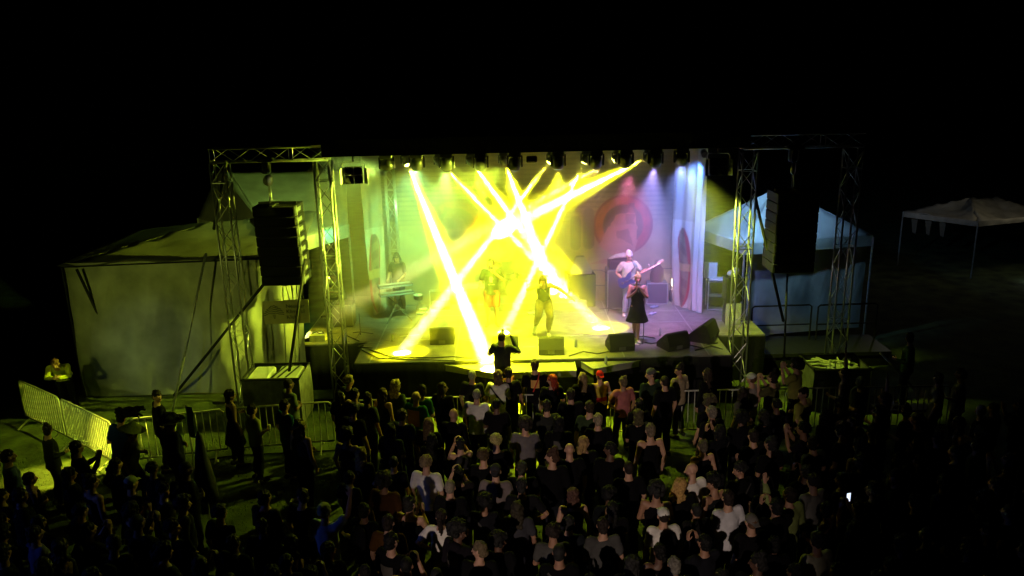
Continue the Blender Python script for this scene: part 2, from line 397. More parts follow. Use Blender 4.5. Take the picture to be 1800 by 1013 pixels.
for (a, b, fl, lb) in (((4.5, 21.75), (5.02, 21.1), False, 'gathered banner with a red mask shape at the right end of the backdrop'), ((-3.98, 21.3), (-3.5, 21.75), True, 'pale gathered banner at the left end of the backdrop')):
    t = thing('side_banner', lb, 'banner', (0, 0, 0), 0, 'gathered banners at both ends of the backdrop')
    def gat(u, v, xs, ys, zs, a=a, b=b):
        cx_ = (a[0] + b[0]) / 2; k = 1 - .32 * np.clip(1 - v * 2.2, 0, 1) ** 1.5; return cx_ + (xs - cx_) * k, ys, zs
    cloth_sheet('banner_cloth', a, b, ZD + .03, 5.9 if not fl else 5.3, 50, 110, side_paint(fl), t, fold=.035, freq=17, gather=gat)
    MB().tube([(a[0], a[1], 5.93), (b[0], b[1], 5.93)], .02).build('hanging_rail', DARKMET, t)
# white curtain drop right of the banner
t = thing('side_curtain', 'pale plain curtain hanging beside the red mask banner', 'curtain', (0, 0, 0))
cloth_sheet('curtain_cloth', (4.98, 21.15), (5.14, 20.8), ZD + .03, 5.8, 12, 40, lambda X, Z: np.full(X.shape + (3,), .6), t, fold=.03, freq=30)
# ---------------------------------------------------------------- lights on the roof
YL, YB = 18.35, 18.95
LENS_D = mat('dead_lens', (.05, .06, .07), .1)
def head_fixture(name, label, cat, loc, aim, group, lens_m, s=1.0, lampargs=None):
    t = thing(name, label, cat, loc, 0, group)
    dv = (Vector(aim) - Vector(loc)).normalized(); Q = dv.to_track_quat('Z', 'Y').to_matrix()
    MB().rbox((0, 0, .17 * s), (.26 * s, .22 * s, .1 * s), .02).build('base', BPLAST, t)
    for q in (-1, 1): MB().rbox((q * .145 * s, 0, .04 * s), (.035 * s, .1 * s, .24 * s), .01).build('yoke_arm', BPLAST, t)
    MB().lathe([(.03, -.16), (.09, -.15), (.12, -.08), (.125, .03), (.115, .12), (.10, .13)], M=Q, n=18).build('lamp_head', BPLAST, t, smooth=True).scale = (s,) * 3
    MB().lathe([(.001, .132), (.088, .132), (.088, .138), (.001, .139)], M=Q, n=18).build('lens', lens_m, t).scale = (s,) * 3
    if lampargs:
        o = lamp(*lampargs[:2], Vector(loc) + dv * .22, aim, *lampargs[2:])
        o.parent = t; o.matrix_parent_inverse = Matrix.Translation(-Vector(loc))
    return t
GLENS = mat('lit_lens', (.8, .8, .6), .3, emit=(1, .93, .12), es=60)
CLENS = mat('wash_lens', (.5, .5, .6), .3, emit=(.5, .8, 1), es=1.2)
YEL = (1.0, .95, .22)
BEAMS = [  # source pixel, aim (point), cone, power factor
    ((714, 283), U(862, 648, z=1.15), 5.4, 1.5), ((772, 288), U(1056, 577, z=1.2), 3.6, .8), ((828, 285), U(985, 500, Y=21.9), 5.4, .9),
    ((885, 283), U(960, 478, Y=22.0), 6.2, .95), ((970, 283), U(706, 621, z=1.2), 3.8, .75), ((1030, 280), U(886, 585, z=1.2), 3.8, .75),
    ((1085, 280), U(572, 560, Y=19.7), 5.0, .12), ((1140, 278), U(900, 396, Y=22.1), 5.4, 1.1)]
BP = 1700000
BN = ['first yellow beam light from the left under the roof', 'second yellow beam light from the left under the roof', 'third yellow beam light from the left under the roof', 'fourth yellow beam light from the left under the roof', 'fifth yellow beam light, right of the bright crossing', 'sixth yellow beam light, third from the right end', 'seventh yellow beam light, second from the right end', 'rightmost yellow beam light under the roof']
for k, (sp, aim, cone, pf) in enumerate(BEAMS):
    L0 = U(*sp, Y=YB + .1); L0.z = max(L0.z, 5.7)
    fx = head_fixture('beam_light', BN[k], 'stage light', L0, aim, 'lit yellow beam lights under the stage roof', GLENS, .8, ('beam_lamp', 'SPOT', BP * pf, YEL, cone, 1.0, .02))
    o = lamp('halo_lamp', 'SPOT', L0 + (aim - L0).normalized() * .2, aim, BP * pf * .056, (1, .94, .004), cone * 3.3, 1.0, .03); o.parent = fx; o.matrix_parent_inverse = Matrix.Translation(-L0)  # second wider lamp added in each head to give its beam a yellow glow
WX = [(680, 290), (733, 288), (785, 288), (845, 288), (905, 287), (981, 285), (1048, 284), (1100, 282), (1152, 281), (1198, 279)]
WC = [((.6, 1, .15), 1300), ((.28, 1, .35), 2000), ((.45, 1, .2), 2000), ((.8, 1, .04), 3300), ((.95, 1, .02), 5600), ((.95, 1, .02), 4000), ((1, .5, .35), 700), ((1, .2, .4), 1300), ((.42, .33, 1), 1900), ((.25, .33, 1), 2000)]
WA = [(-7.0, 22.4, 4.3), (-3.0, 22.3, 2.6), (-2.2, 21.8, 1.6), (-.8, 21.0, 1.4), (-.6, 19.6, 1.2), (1.0, 19.4, 1.2), (2.3, 22, 2.0), (3.5, 20.3, 1.2), (3.2, 20.0, 1.9), (4.6, 21.2, 2.6)]
NUM = ['first', 'second', 'third', 'fourth', 'fifth', 'sixth', 'seventh', 'eighth', 'ninth', 'tenth']
for k, (p, (c, e), a) in enumerate(zip(WX, WC, WA)):
    L0 = U(*p, Y=YL)
    head_fixture('wash_light', NUM[k] + ' dark moving head light from the left along the front roof edge', 'stage light', L0, a, 'dark moving head lights along the front roof edge', CLENS, 1.12, ('wash_lamp', 'SPOT', e, c, 62, 1.0, .06))
# blue light low behind the right border
t = thing('blue_spotlight', 'small blue spotlight beside the right end of the roof', 'stage light', (5.0, 20.55, 5.6)); MB().lathe([(.03, -.1), (.08, -.09), (.09, .08)], n=14, M=Matrix.Rotation(R_(110), 3, 'X')).build('housing', BPLAST, t)
lamp('blue_lamp', 'SPOT', (4.9, 20.7, 5.45), (4.7, 22.2, 3.6), 420, (.1, .25, 1), 70, 1, .05)
bpy.context.view_layer.update(); t = thing('border_fill_box', 'small flood lamp under the middle of the front roof edge', 'stage light', (.5, 17.72, 5.78)); MB().rbox((0, 0, .08), (.24, .14, .14), .02).build('housing', BPLAST, t)
lamp('border_fill', 'SPOT', (.5, 17.68, 5.68), (-.4, 15.9, 1.0), 1150, (.80, 1, .045), 120, 1, .10, t)  # fill lights added for crowd, towers, tent wall and deck; their housing is invented
lamp('border_fill_left', 'SPOT', (.2, 17.96, 5.66), (-6.6, 18.0, 3.3), 8500, (.80, 1, .05), 56, .9, .06, t)
lamp('border_fill_right', 'SPOT', (3.9, 17.96, 5.7), (6.2, 18.5, 1.9), 2000, (.78, 1, .06), 50, .9, .06, t)
lamp('border_fill_deck', 'SPOT', (.3, 17.74, 5.66), (.2, 17.1, 1.2), 7000, (.88, 1, .02), 58, 1, .08, t)
bpy.context.view_layer.update()
# four-cell blinders
def blinder(loc, rz, label, rx=-8):
    t = thing('blinder_light', label, 'stage light', loc, rz, 'square blinder lamps hanging beside the roof')
    M = Matrix.Rotation(R_(rx), 4, 'X')
    mb = MB()
    for i in (-1, 1):
        for j in (-1, 1): mb.box(M @ Vector((i * .1, 0, -.3 + j * .1)), (.19, .2, .19), M=M)
    mb.build('lamp_housing', BPLAST, t)
    for i in (-1, 1):
        for j in (-1, 1): MB().lathe([(.02, 0), (.085, .03), (.088, .034)], c=M @ Vector((i * .1, -.103, -.3 + j * .1)), M=Matrix.Rotation(R_(90 + rx), 3, 'X'), n=14).build('reflector', mat('reflector', (.3, .3, .3), .25, .8), t)
    MB().tube([(-.26, 0, -.3), (-.26, 0, -.06), (-.22, 0, 0), (.22, 0, 0), (.26, 0, -.06), (.26, 0, -.3)], .015, n=6).build('yoke', STEEL, t)
    for s in (-1, 1): MB().slab([(s * .22, -.1, -.48), (s * .3, -.25, -.48), (s * .3, -.25, -.12), (s * .22, -.1, -.12)], .006).build('side_flap', STEEL, t)
    MB().bar((0, 0, 0), (0, 0, .16), .02).build('clamp', DARKMET, t)
blinder((-3.52, YT - .05, 5.85), .15, 'square four cell blinder lamp left of the dark moving heads')
blinder((4.72, YT - .05, 5.86), -.12, 'square four cell blinder lamp right of the dark moving heads')
# ---------------------------------------------------------------- machine smoke
fog = MB().add([(x, y, z) for x in (-4.62, 5.3) for y, z in ((16.9, 1.215), (23.25, 1.215), (23.25, 6.0), (18.2, 6.0))], [(3, 2, 1, 0), (4, 5, 6, 7), (1, 5, 4, 0), (2, 6, 5, 1), (3, 7, 6, 2), (0, 4, 7, 3)]).build('stage_smoke', None, kind='stuff', label='thin machine smoke hanging over the stage', cat='smoke')
m = bpy.data.materials.new('smoke'); m.use_nodes = True; N = m.node_tree.nodes; N.clear()
pv = N.new('ShaderNodeVolumePrincipled'); pv.inputs['Density'].default_value = .09; pv.inputs['Anisotropy'].default_value = .25; pv.inputs['Color'].default_value = (.95, .95, .95, 1)
oo = N.new('ShaderNodeOutputMaterial'); m.node_tree.links.new(pv.outputs[0], oo.inputs['Volume']); fog.data.materials.append(m)
# ================================================================= TENTS
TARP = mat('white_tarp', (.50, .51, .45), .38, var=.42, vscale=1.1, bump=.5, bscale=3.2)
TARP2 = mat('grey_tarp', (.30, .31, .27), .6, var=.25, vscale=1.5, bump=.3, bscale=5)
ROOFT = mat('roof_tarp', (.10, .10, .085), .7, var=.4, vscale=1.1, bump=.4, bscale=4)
BLUET = mat('pavilion_cloth', (.5, .5, .5), .55, var=.12, vscale=2, bump=.3, bscale=4)
STRAP = mat('strap_webbing', (.015, .015, .015), .7)
def sag(name, A, B, C, D, m, parent, n=14, depth=.12, seed=0, wr=.03):      # bilinear sheet A-B (eave) D-C (top) that sags and wrinkles
    A, B, C, D = map(Vector, (A, B, C, D)); vs = []
    for j in range(n + 1):
        for i in range(n + 1):
            u, v = i / n, j / n; p = (A * (1 - u) + B * u) * (1 - v) + (D * (1 - u) + C * u) * v
            p.z -= depth * math.sin(math.pi * u) * math.sin(math.pi * v) + wr * noise.noise(Vector((u * 5 + seed, v * 9, seed)))
            vs.append(p)
    me = MB().add(vs, [(j * (n + 1) + i, j * (n + 1) + i + 1, (j + 1) * (n + 1) + i + 1, (j + 1) * (n + 1) + i) for j in range(n) for i in range(n)]).mesh(name, True)
    o = put(name, me, m, parent); md = o.modifiers.new('thick', 'SOLIDIFY'); md.thickness = .012; return o
def wall(name, p0, p1, z0, z1, m, parent, fold=.06, f=5, seed=0, nx=90, nz=26, lean=0.0):
    p0, p1 = Vector((*p0, 0)), Vector((*p1, 0)); d = p1 - p0; nn = Vector((d.y, -d.x, 0)).normalized(); vs = []
    for j in range(nz + 1):
        v = j / nz
        for i in range(nx + 1):
            u = i / nx * d.length
            k = fold * (noise.noise(Vector((u * .55, v * .7 + seed, seed))) * 1.6 + .45 * noise.noise(Vector((u * 2.6, v * 2.4, seed + 3))) + .22 * abs(noise.noise(Vector((u * 4.2 - v * 3.5, v * 1.5, seed + 7))))) + fold * .35 * math.sin(u * f) * (1 - v * .4)
            vs.append(p0 + d * i / nx + nn * (k * (.25 + math.sin(v * 3.14)) + lean * (1 - v) + .0) + Vector((0, 0, z0 + (z1 - z0) * v)))
    n = nx; me = MB().add(vs, [(j * (n + 1) + i, j * (n + 1) + i + 1, (j + 1) * (n + 1) + i + 1, (j + 1) * (n + 1) + i) for j in range(nz) for i in range(nx)]).mesh(name, True)
    return put(name, me, m, parent)
t = thing('marquee', 'long pale marquee with closed plastic wall left of the stage', 'tent')
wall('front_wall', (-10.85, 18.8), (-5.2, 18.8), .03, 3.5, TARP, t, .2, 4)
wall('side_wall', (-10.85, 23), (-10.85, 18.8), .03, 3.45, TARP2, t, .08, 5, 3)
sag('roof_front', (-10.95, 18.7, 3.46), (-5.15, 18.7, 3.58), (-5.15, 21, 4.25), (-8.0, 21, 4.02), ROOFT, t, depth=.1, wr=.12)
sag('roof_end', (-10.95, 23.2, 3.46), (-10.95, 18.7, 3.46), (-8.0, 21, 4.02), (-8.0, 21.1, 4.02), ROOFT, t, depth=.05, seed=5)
MB().bar((-10.9, 18.72, 3.42), (-5.2, 18.72, 3.53), .022).bar((-10.87, 18.76, 0), (-10.87, 18.76, 3.45), .025).build('tent_frame', DARKMET, t)
ZE = 3.75
lc, C, rc = U(348, 384, z=ZE), U(490, 431, z=ZE), U(612, 394, z=ZE); rl, rr = U(384, 300, Y=24.2), U(608, 300, Y=24.2)
t = thing('storage_tent', 'tall pale tent behind the left hanging speaker, lit green', 'tent')
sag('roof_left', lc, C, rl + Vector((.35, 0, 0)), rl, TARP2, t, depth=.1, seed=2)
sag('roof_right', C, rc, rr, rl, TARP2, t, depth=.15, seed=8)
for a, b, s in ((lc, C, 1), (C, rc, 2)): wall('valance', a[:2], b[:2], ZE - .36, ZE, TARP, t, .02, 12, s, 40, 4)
for q in (C, rc, lc): MB().bar((q.x, q.y, 0), q, .03).build('tent_pole', STEEL, t)
# right pavilion
t = thing('pavilion_tent', 'white pagoda tent lit blue, right of the stage', 'tent')
zc = 3.15; c1, c0, c2 = Vector((5.4, 23.2, zc)), Vector((6.25, 20.75, zc)), Vector((10.0, 21.5, zc)); c3 = Vector((9.3, 24, zc)); ap = Vector((7.45, 22.4, 4.32))
sag('roof_left', c1, c0, ap, ap + Vector((0, .05, 0)), BLUET, t, depth=.32, seed=1)
sag('roof_front', c0, c2, ap + Vector((.45, .1, -.05)), ap, BLUET, t, depth=.30, seed=4)
sag('roof_right', c2, c3, ap + Vector((.4, .3, 0)), ap + Vector((.45, .1, -.05)), BLUET, t, depth=.2, seed=6)
for a, b, s in ((c1, c0, 1), (c0, c2, 2)): wall('valance', a[:2], b[:2], zc - .3, zc, TARP, t, .015, 14, s, 40, 4)
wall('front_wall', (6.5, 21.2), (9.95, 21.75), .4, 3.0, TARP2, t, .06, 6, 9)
for q in ((6.25, 20.8), (10, 21.5), (5.4, 23.2)): MB().bar((*q, 0), (*q, 3.1), .03).build('tent_pole', STEEL, t)
lamp('pavilion_blue_lamp', 'SPOT', (5.9, 19.6, 5.3), (6.9, 21.8, 3.7), 600, (.28, .6, 1), 80, 1, .08)
# wing platform and guard rail by the right pavilion
t = thing('side_platform', 'dark raised side platform below the right pavilion wall', 'platform', (8.2, 20.4, 0))
MB().box((0, 0, .36), (3.5, 1.4, .1)).build('platform_deck', DARKMET, t); MB().box((0, -.02, .155), (3.4, 1.3, .3)).build('skirt', BLACK, t)
for k, x in enumerate((7.35, 9.15)):
    t = thing('guard_rail', ('left' if k == 0 else 'right') + ' dark tube guard rail panel before the pavilion wall', 'railing', (x, 20.75, .41), .03, 'dark guard rail panels before the pavilion wall')
    MB().tube([(-.82, 0, 0), (-.82, 0, .95), (-.76, 0, 1.0), (.76, 0, 1.0), (.82, 0, .95), (.82, 0, 0)], .024, n=8).bar((-.82, 0, .45), (.82, 0, .45), .02).build('tube_frame', DARKMET, t)
# far gazebo
t = thing('party_gazebo', 'faintly lit canopy gazebo at the far right edge', 'gazebo', (0, 0, 0))
g1, gc, g3, ga = Vector((15.2, 30.4, 2.14)), Vector((16.85, 28.2, 2.08)), Vector((20.6, 29.4, 2.0)), Vector((18.1, 31, 2.50))
GZ = mat('gazebo_cloth', (.4, .37, .32), .8, var=.3, vscale=2)
sag('roof_left', g1, gc, ga, ga + Vector((0, .05, 0)), GZ, t, depth=.2, wr=.08); sag('roof_front', gc, g3, ga + Vector((1.5, .6, -.1)), ga, GZ, t, depth=.26, seed=3, wr=.1)
for a, b, s in ((g1, gc, 1), (gc, g3, 2)): wall('valance', a[:2], b[:2], 1.93, 2.12, GZ, t, .03, 6, s, 30, 3)
for p in (g1, gc, g3): MB().bar((p.x, p.y, 0), p, .03).build('tent_pole', STEEL, t)
for k, dx in enumerate((.1, .45, .8)): MB().slab([(15.3 + dx, 30.2 - dx, 1.9), (15.45 + dx, 30.0 - dx, 1.9), (15.42 + dx, 30.0 - dx, 1.35), (15.34 + dx, 30.1 - dx, 1.4)], .01).build('curtain_strip', mat('dim_cloth', (.12, .11, .09), .9), t)
WB = mat('warm_bulb', (.9, .8, .6), emit=(1, .9, .5), es=5); CB = mat('cool_bulb', (.8, .9, 1), emit=(.6, .8, 1), es=3)
gl = thing('gazebo_lamp', 'small warm lamp glowing under the far right gazebo', 'lamp', (19.0, 28.3, .95)); MB().ball((0, 0, 0), (.05, .05, .13)).build('bulb', WB, gl); MB().bar((0, 0, .12), (0, 0, 1.25), .01).build('cord', CABLE, gl)
gl = thing('counter_lamp', 'cool white lamp low at the right edge under the gazebo', 'lamp', (18.65, 27.6, .22)); MB().ball((0, 0, 0), (.14, .08, .06)).build('bulb', CB, gl); MB().lathe([(.12, -.22), (.1, -.2), (.02, -.18), (.02, -.05)]).build('stand', DARKMET, gl)
lamp('gazebo_fill', 'POINT', (18.6, 28.0, 3.3), (0, 0, 0), 14, (1, .9, .6), radius=.1)  # unseen point lights added higher than the canopy, to brighten the gazebo
lamp('gazebo_fill', 'POINT', (14.3, 28.5, 3.1), (0, 0, 0), 8, (1, .9, .85), radius=.1)
for k, (a, b) in enumerate(((1733, 305), (1744, 300), (1752, 300))):
    p = U(a, b, Y=120); MB().ball((0, 0, 0), .10 if k else .14, nu=8, nv=6).build('distant_lamp', CB if k else mat('dim_bulb', (.5, .5, .5), emit=(.6, .6, .65), es=.35), None, loc=p, label=('dim distant light, leftmost of the tiny row' if k == 0 else 'middle one of the tiny distant lights' if k == 1 else 'rightmost of the tiny distant lights') + ' above the far gazebo', cat='light', group='tiny distant lights above the far gazebo')
# ================================================================= HANGING SPEAKERS
def array(x, y, ztop, w, d, h, n, label, lean):
    t = thing('hanging_speaker', label, 'loudspeaker', (x, y, ztop), 0, 'hanging line array speakers'); eh = h / n
    for i in range(n):
        sh = lean * (i / n)
        MB().rbox((sh, .05, -eh * (i + .5)), (w, d, eh - .012), .015).build('cabinet', BPAINT, t)
        MB().box((sh, -d / 2 + .032, -eh * (i + .5)), (w - .06, .02, eh - .05)).build('grille', GRILLE, t)
        MB().box((sh + w / 2 + .006, -.02, -eh * (i + .5)), (.012, d * .45, eh * .4)).box((sh + w / 2 + .008, -.22, -eh * (i + .5)), (.016, .08, eh * .9)).build('rigging_plate', STEEL, t)
    MB().box((0, .05, .03), (w * .9, .08, .05)).box((0, -.25, .03), (.08, d * .7, .05)).build('fly_bar', DARKMET, t)
array(-5.34, YT, 4.92, .96, .8, 1.85, 8, 'tall black line array speaker hanging left of the stage', .05)
array(6.52, YT, 4.95, .96, .8, 1.85, 8, 'tall black line array speaker hanging right of the stage', -.02)
for x, z0, lb in ((-5.5, 4.98, 'chain hoist above the left hanging speaker'), (6.42, 5.0, 'chain hoist above the right hanging speaker')):
    t = thing('chain_hoist', lb, 'hoist', (x, YT - .05, 5.9), 0, 'chain hoists above the hanging speakers')
    MB().rbox((0, 0, -.12), (.2, .22, .3), .04).rbox((.02, 0, .05), (.38, .3, .1), .03).build('motor', DARKMET, t)
    MB().lathe([(.02, -.05), (.12, -.045), (.13, 0), (.12, .045), (.02, .05)], c=(0.02, 0, -.42), M=Matrix.Rotation(R_(90), 3, 'Y') @ Matrix.Rotation(R_(25), 3, 'X')).build('hook_block', STEEL, t, smooth=True)
    mb = MB()
    for k in range(14): mb.tube([Vector((.02 + s * .012, 0, -.5 - k * .035 - dz)) for s, dz in ((-1, 0), (-1, .03), (1, .03), (1, 0))], .007, n=5)
    mb.bar((.04, 0, -.3), (.06, .02, z0 - 5.9 + .05), .008); mb.build('chain', STEEL, t)
def cord(name, label, pts, r, m, cat, flat=False, group=None):
    pts = [Vector(p) for p in pts]; c = pts[0]; return MB().tube([p - c for p in pts], r, .004 if flat else None, side=(1, 0, 0) if flat else None, n=8 if not flat else 4).build(name, m, None, smooth=not flat, loc=c, label=label, cat=cat, group=group)
SG = 'ratchet straps and guys at both sides of the stage'
cord('guy_strap', 'dark strap running down across the marquee wall at the far left', [(-10.4, 18.55, 3.4), U(238, 692, z=.02) ], .035, STRAP, 'strap', group=SG)
cord('guy_strap', 'long dark then yellow lit strap down the marquee wall', [U(362, 445, Y=18.45), U(303, 725, z=.02)], .03, STEEL, 'strap', group=SG)
cord('guy_strap', 'dark strap from the left hanging speaker down to the ground', [U(462, 502, Y=17.9), U(306, 695, z=.05)], .035, STRAP, 'strap', group=SG)
cord('guy_strap', 'dark strap beside the outermost left tower top', [U(398, 285, Y=YT - .3), U(376, 402, Y=YT + .9)], .04, STRAP, 'strap', group=SG)
cord('guy_strap', 'strap from the left hanging speaker to the ballast crate', [U(537, 455, Y=17.75), U(508, 655, Y=17.4)], .035, STRAP, 'strap', group=SG)
cord('guy_strap', 'dark strap slanting behind the right hanging speaker', [U(1325, 335, Y=18.3), U(1377, 565, Y=18.4)], .035, STRAP, 'strap', group=SG)
cord('guy_strap', 'dark strap under the right hanging speaker', [U(1384, 482, Y=18.1), U(1378, 640, Y=18.0)], .025, STRAP, 'strap', group=SG)
for k, (a, b) in enumerate((((513, 500), (520, 640)), ((521, 500), (527, 640)), ((497, 503), (503, 640)))):
    cord('sling_rope', ('left' if k == 2 else 'middle' if k == 0 else 'right') + ' rope of the three under the left hanging speaker', [U(*a, Y=18.0), U(*b, Y=18.0)], .012, STEEL, 'rope', group='ropes under the left hanging speaker')
# ballast crates
def ballast(c, s, label, kind):
    t = thing('ballast_crate', label, 'crate', c, 0, 'cloth wrapped ballast crates beside the stage'); w_, d_, h_ = s
    CW = mat('crate_cloth', (.05, .055, .05), .8, bump=.6, bscale=6, var=.4)
    n = 12
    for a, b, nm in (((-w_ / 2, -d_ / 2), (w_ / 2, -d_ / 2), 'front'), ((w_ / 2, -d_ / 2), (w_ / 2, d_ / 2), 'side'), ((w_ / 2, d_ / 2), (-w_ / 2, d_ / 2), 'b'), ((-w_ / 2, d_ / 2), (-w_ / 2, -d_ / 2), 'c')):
        wall('crate_wrap', a, b, .01, h_, CW if nm != 'side' or kind else mat('crate_side_lit', (.35, .35, .3), .7, bump=.5, bscale=8, var=.3), t, .03, 9, hash(nm) % 7 if False else len(nm), 24, 10)  # left crate's right wrap is painted pale for the light falling on it
    MB().box((0, 0, h_ - .22), (w_ - .06, d_ - .06, .04)).build('tray', DARKMET, t)
    if not kind:
        MB().rbox((-w_ * .26, 0, h_ - .12), (w_ * .36, d_ * .78, .22), .03).rbox((w_ * .22, .02, h_ - .12), (w_ * .42, d_ * .8, .2), .03).build('weight_block', mat('weight_block', (.5, .5, .46), .6, bump=.3, bscale=12), t)
        for x in (-.02, .12, .3): MB().slab([(x, -d_ * .4, h_ + .012), (x + .05, -d_ * .4, h_ + .012), (x + .2, d_ * .4, h_ + .012), (x + .15, d_ * .4, h_ + .012)], .008).build('tie_strap', STRAP, t)
    else:
        mb = MB(); rnd = random.Random(5)
        for _ in range(60): mb.rbox((rnd.uniform(-.5, .5), rnd.uniform(-.4, .4), h_ - .15 + rnd.random() * .12), (rnd.uniform(.1, .35), rnd.uniform(.03, .1), .04), .01, rnd.random() * 3)
        mb.build('loose_straps', mat('rubble', (.2, .22, .17), .8, var=.4), t)
    mb = MB().tube([(-w_ / 2, -d_ / 2, h_), (w_ / 2, -d_ / 2, h_), (w_ / 2, d_ / 2, h_), (-w_ / 2, d_ / 2, h_), (-w_ / 2, -d_ / 2, h_)], .03, n=6); mb.build('rim', BLACK, t)
    return t
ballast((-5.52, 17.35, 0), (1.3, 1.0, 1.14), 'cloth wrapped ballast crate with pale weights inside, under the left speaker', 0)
ballast((7.5, 17.45, 0), (1.3, 1.0, 1.02), 'dark ballast crate piled with loose straps, under the right speaker', 1)
# sponsor sign
t = thing('sponsor_sign', 'pale banner sign with a tree emblem hanging under the left speaker', 'sign', (-5.22, 17.6, 2.5), R_(2))
SP = mat('sign_print', (.10, .12, .07), .7)
MB().slab([(-.52, 0, -.28), (.52, 0, -.28), (.53, 0, .29), (-.53, 0, .27)], .01).build('panel', mat('sign_panel', (.62, .58, .3), .6, var=.1), t)
mb = MB()
for k in range(5):
    w_ = (.1, .17, .2, .23, .23)[k]; z = .16 - k * .045; pts = [(-.28 + w_ * u, -.008, z - abs(u) ** 2 * .045 + .008 * math.sin(u * 9)) for u in np.linspace(-1, 1, 13)]
    mb.tube(pts, .008, .003, side=(0, 0, 1), n=4)
for k in range(4): mb.box((-.275, -.008, -.06 - k * .028), (.075 - k * .014, .006, .012))
mb.build('tree_emblem', SP, t)
def text(s, loc, size, parent, m, name='lettering', rot=(math.pi / 2, 0, 0), align='LEFT', ext=.002):
    cu = bpy.data.curves.new(name, 'FONT'); cu.body = s; cu.size = size; cu.extrude = ext; cu.align_x = align
    o = bpy.data.objects.new(name, cu); scene.collection.objects.link(o); dg = bpy.context.evaluated_depsgraph_get()
    me = bpy.data.meshes.new_from_object(o.evaluated_get(dg)); bpy.data.objects.remove(o); bpy.data.curves.remove(cu)
    return put(name, me, m, parent, loc=loc, rot=rot)
for k, s in enumerate(('Neumar', 'Klima ul', 'Klub')): text(s, (.0, -.009, .10 - .13 * k), .13, t, SP)
MB().bar((.1, 0, .28), (.02, .1, .62), .008).bar((.42, 0, .28), (.4, .1, .62), .008).build('hanging_cord', CABLE, t)
# ================================================================= CROWD BARRIERS
BARM = mat('barrier_zinc', (.5, .5, .47), .5, .15, var=.2)
def barrier(p, q, label, n=18, first=None):
    p, q = Vector((*p, 0)), Vector((*q, 0)); L = (q - p).length - .06; c = (p + q) / 2; a = math.atan2(q.y - p.y, q.x - p.x)
    t = thing('crowd_barrier', label, 'barrier', c, a, 'steel crowd barriers'); h = L / 2
    MB().tube([(-h, 0, .2), (-h, 0, 1.04), (-h + .06, 0, 1.1), (h - .06, 0, 1.1), (h, 0, 1.04), (h, 0, .2), (-h, 0, .2)], .019, n=7).build('tube_frame', BARM, t, smooth=True)
    mb = MB()
    for i in range(1, n): mb.bar((-h + L * i / n, 0, .2), (-h + L * i / n, 0, 1.09), .0105, 5)
    mb.build('bars', BARM, t)
    for s in (-1, 1): MB().tube([(s * h * .75, -.3, .015), (s * h * .75, 0, .2), (s * h * .75, .3, .015)], .018, n=6).build('foot', BARM, t)
barrier((-11.5, 17.3), (-9.95, 16.18), 'crowd barrier in the dark at the far left, left of the vest man')
barrier((-9.9, 16.14), (-8.15, 14.8), 'slanting crowd barrier lit bright yellow at the left', 26)
XS = [-7.85, -6.05, -3.85, -1.65, .55, 2.75, 4.95, 7.15, 9.3]; YS = [14.95, 15.35, 15.62, 15.7, 15.74, 15.76, 15.76, 15.74, 15.7]
BL = ['beside the person in the pointed hat', 'in front of the ballast crate', 'before the left end of the stage skirt', 'before the left catwalk platform', 'before the middle catwalk platform', 'before the right catwalk platform', 'beside the right truss tower foot', 'before the right ballast crate']
for k in range(8): barrier((XS[k], YS[k]), (XS[k + 1], YS[k + 1]), 'crowd barrier ' + BL[k], 16 if k else 13)
cord('ground_cable', 'black cable lying across the lit grass behind the barrier', [U(a, b, z=.03) for a, b in ((350, 812), (400, 802), (470, 798), (540, 795), (610, 790), (700, 792), (820, 800))], .018, CABLE, 'cable')
cord('steel_pole', 'thin metal pole leaning at the right beside the ballast crate', [U(1547, 620, Y=16.3), U(1606, 682, Y=16.0)], .025, STEEL, 'pole')
# unseen yellow spots added high near the front truss: bright pool on the barrier
lamp('barrier_spot', 'SPOT', (-1.6, 17.3, 5.85), (-8.5, 15.05, .55), 42000, (1, .93, .05), 8.5, 1, .03)
lamp('ground_spot', 'SPOT', (-7.2, 17.9, 5.9), tuple(U(48, 832, z=0)), 1500, (.9, 1, .05), 6, 1, .03)
# ================================================================= STAGE GEAR
def wedge(x, y, rz, label, s=1.0):
    t = thing('floor_monitor', label, 'loudspeaker', (x, y, ZD + .006), rz, 'black wedge floor monitors at the stage front', )
    w_ = .31 * s; prof = [(-.24, 0), (-.27, .14), (-.16, .40), (-.10, .42), (.26, .12), (.27, 0)]
    prof = [(a * s, b * s) for a, b in prof]; n = 6
    vs = [(-w_, a, b) for a, b in prof] + [(w_, a, b) for a, b in prof]
    MB().add(vs, [tuple(range(n)), tuple(reversed(range(n, 2 * n)))] + [(i, n + i, n + (i + 1) % n, (i + 1) % n) for i in range(n)]).build('cabinet', BPAINT, t)
    a, b = Vector((0, -.085 * s, .42 * s)), Vector((0, .25 * s, .14 * s))
    MB().slab([(-w_ + .03, a.y, a.z), (w_ - .03, a.y, a.z), (w_ - .03, b.y, b.z), (-w_ + .03, b.y, b.z)], .01).build('grille', GRILLE, t)
    MB().box((0, -.262 * s, .08 * s), (.16 * s, .02, .09 * s)).build('socket_panel', mat('socket', (.1, .1, .1), .4), t)
    for sgn in (-1, 1): MB().box((sgn * (w_ + .004), -.08 * s, .22 * s), (.008, .12 * s, .04)).build('handle', DARKMET, t)
WL = ['bluish lit floor monitor at the left of the stage front', 'floor monitor behind the filming man, hazed yellow', 'floor monitor in front of the jumping singer', 'floor monitor in front of the woman in black dress', 'floor monitor with yellow lit side, right of the singer woman', 'rightmost floor monitor turned sideways near the truss tower']
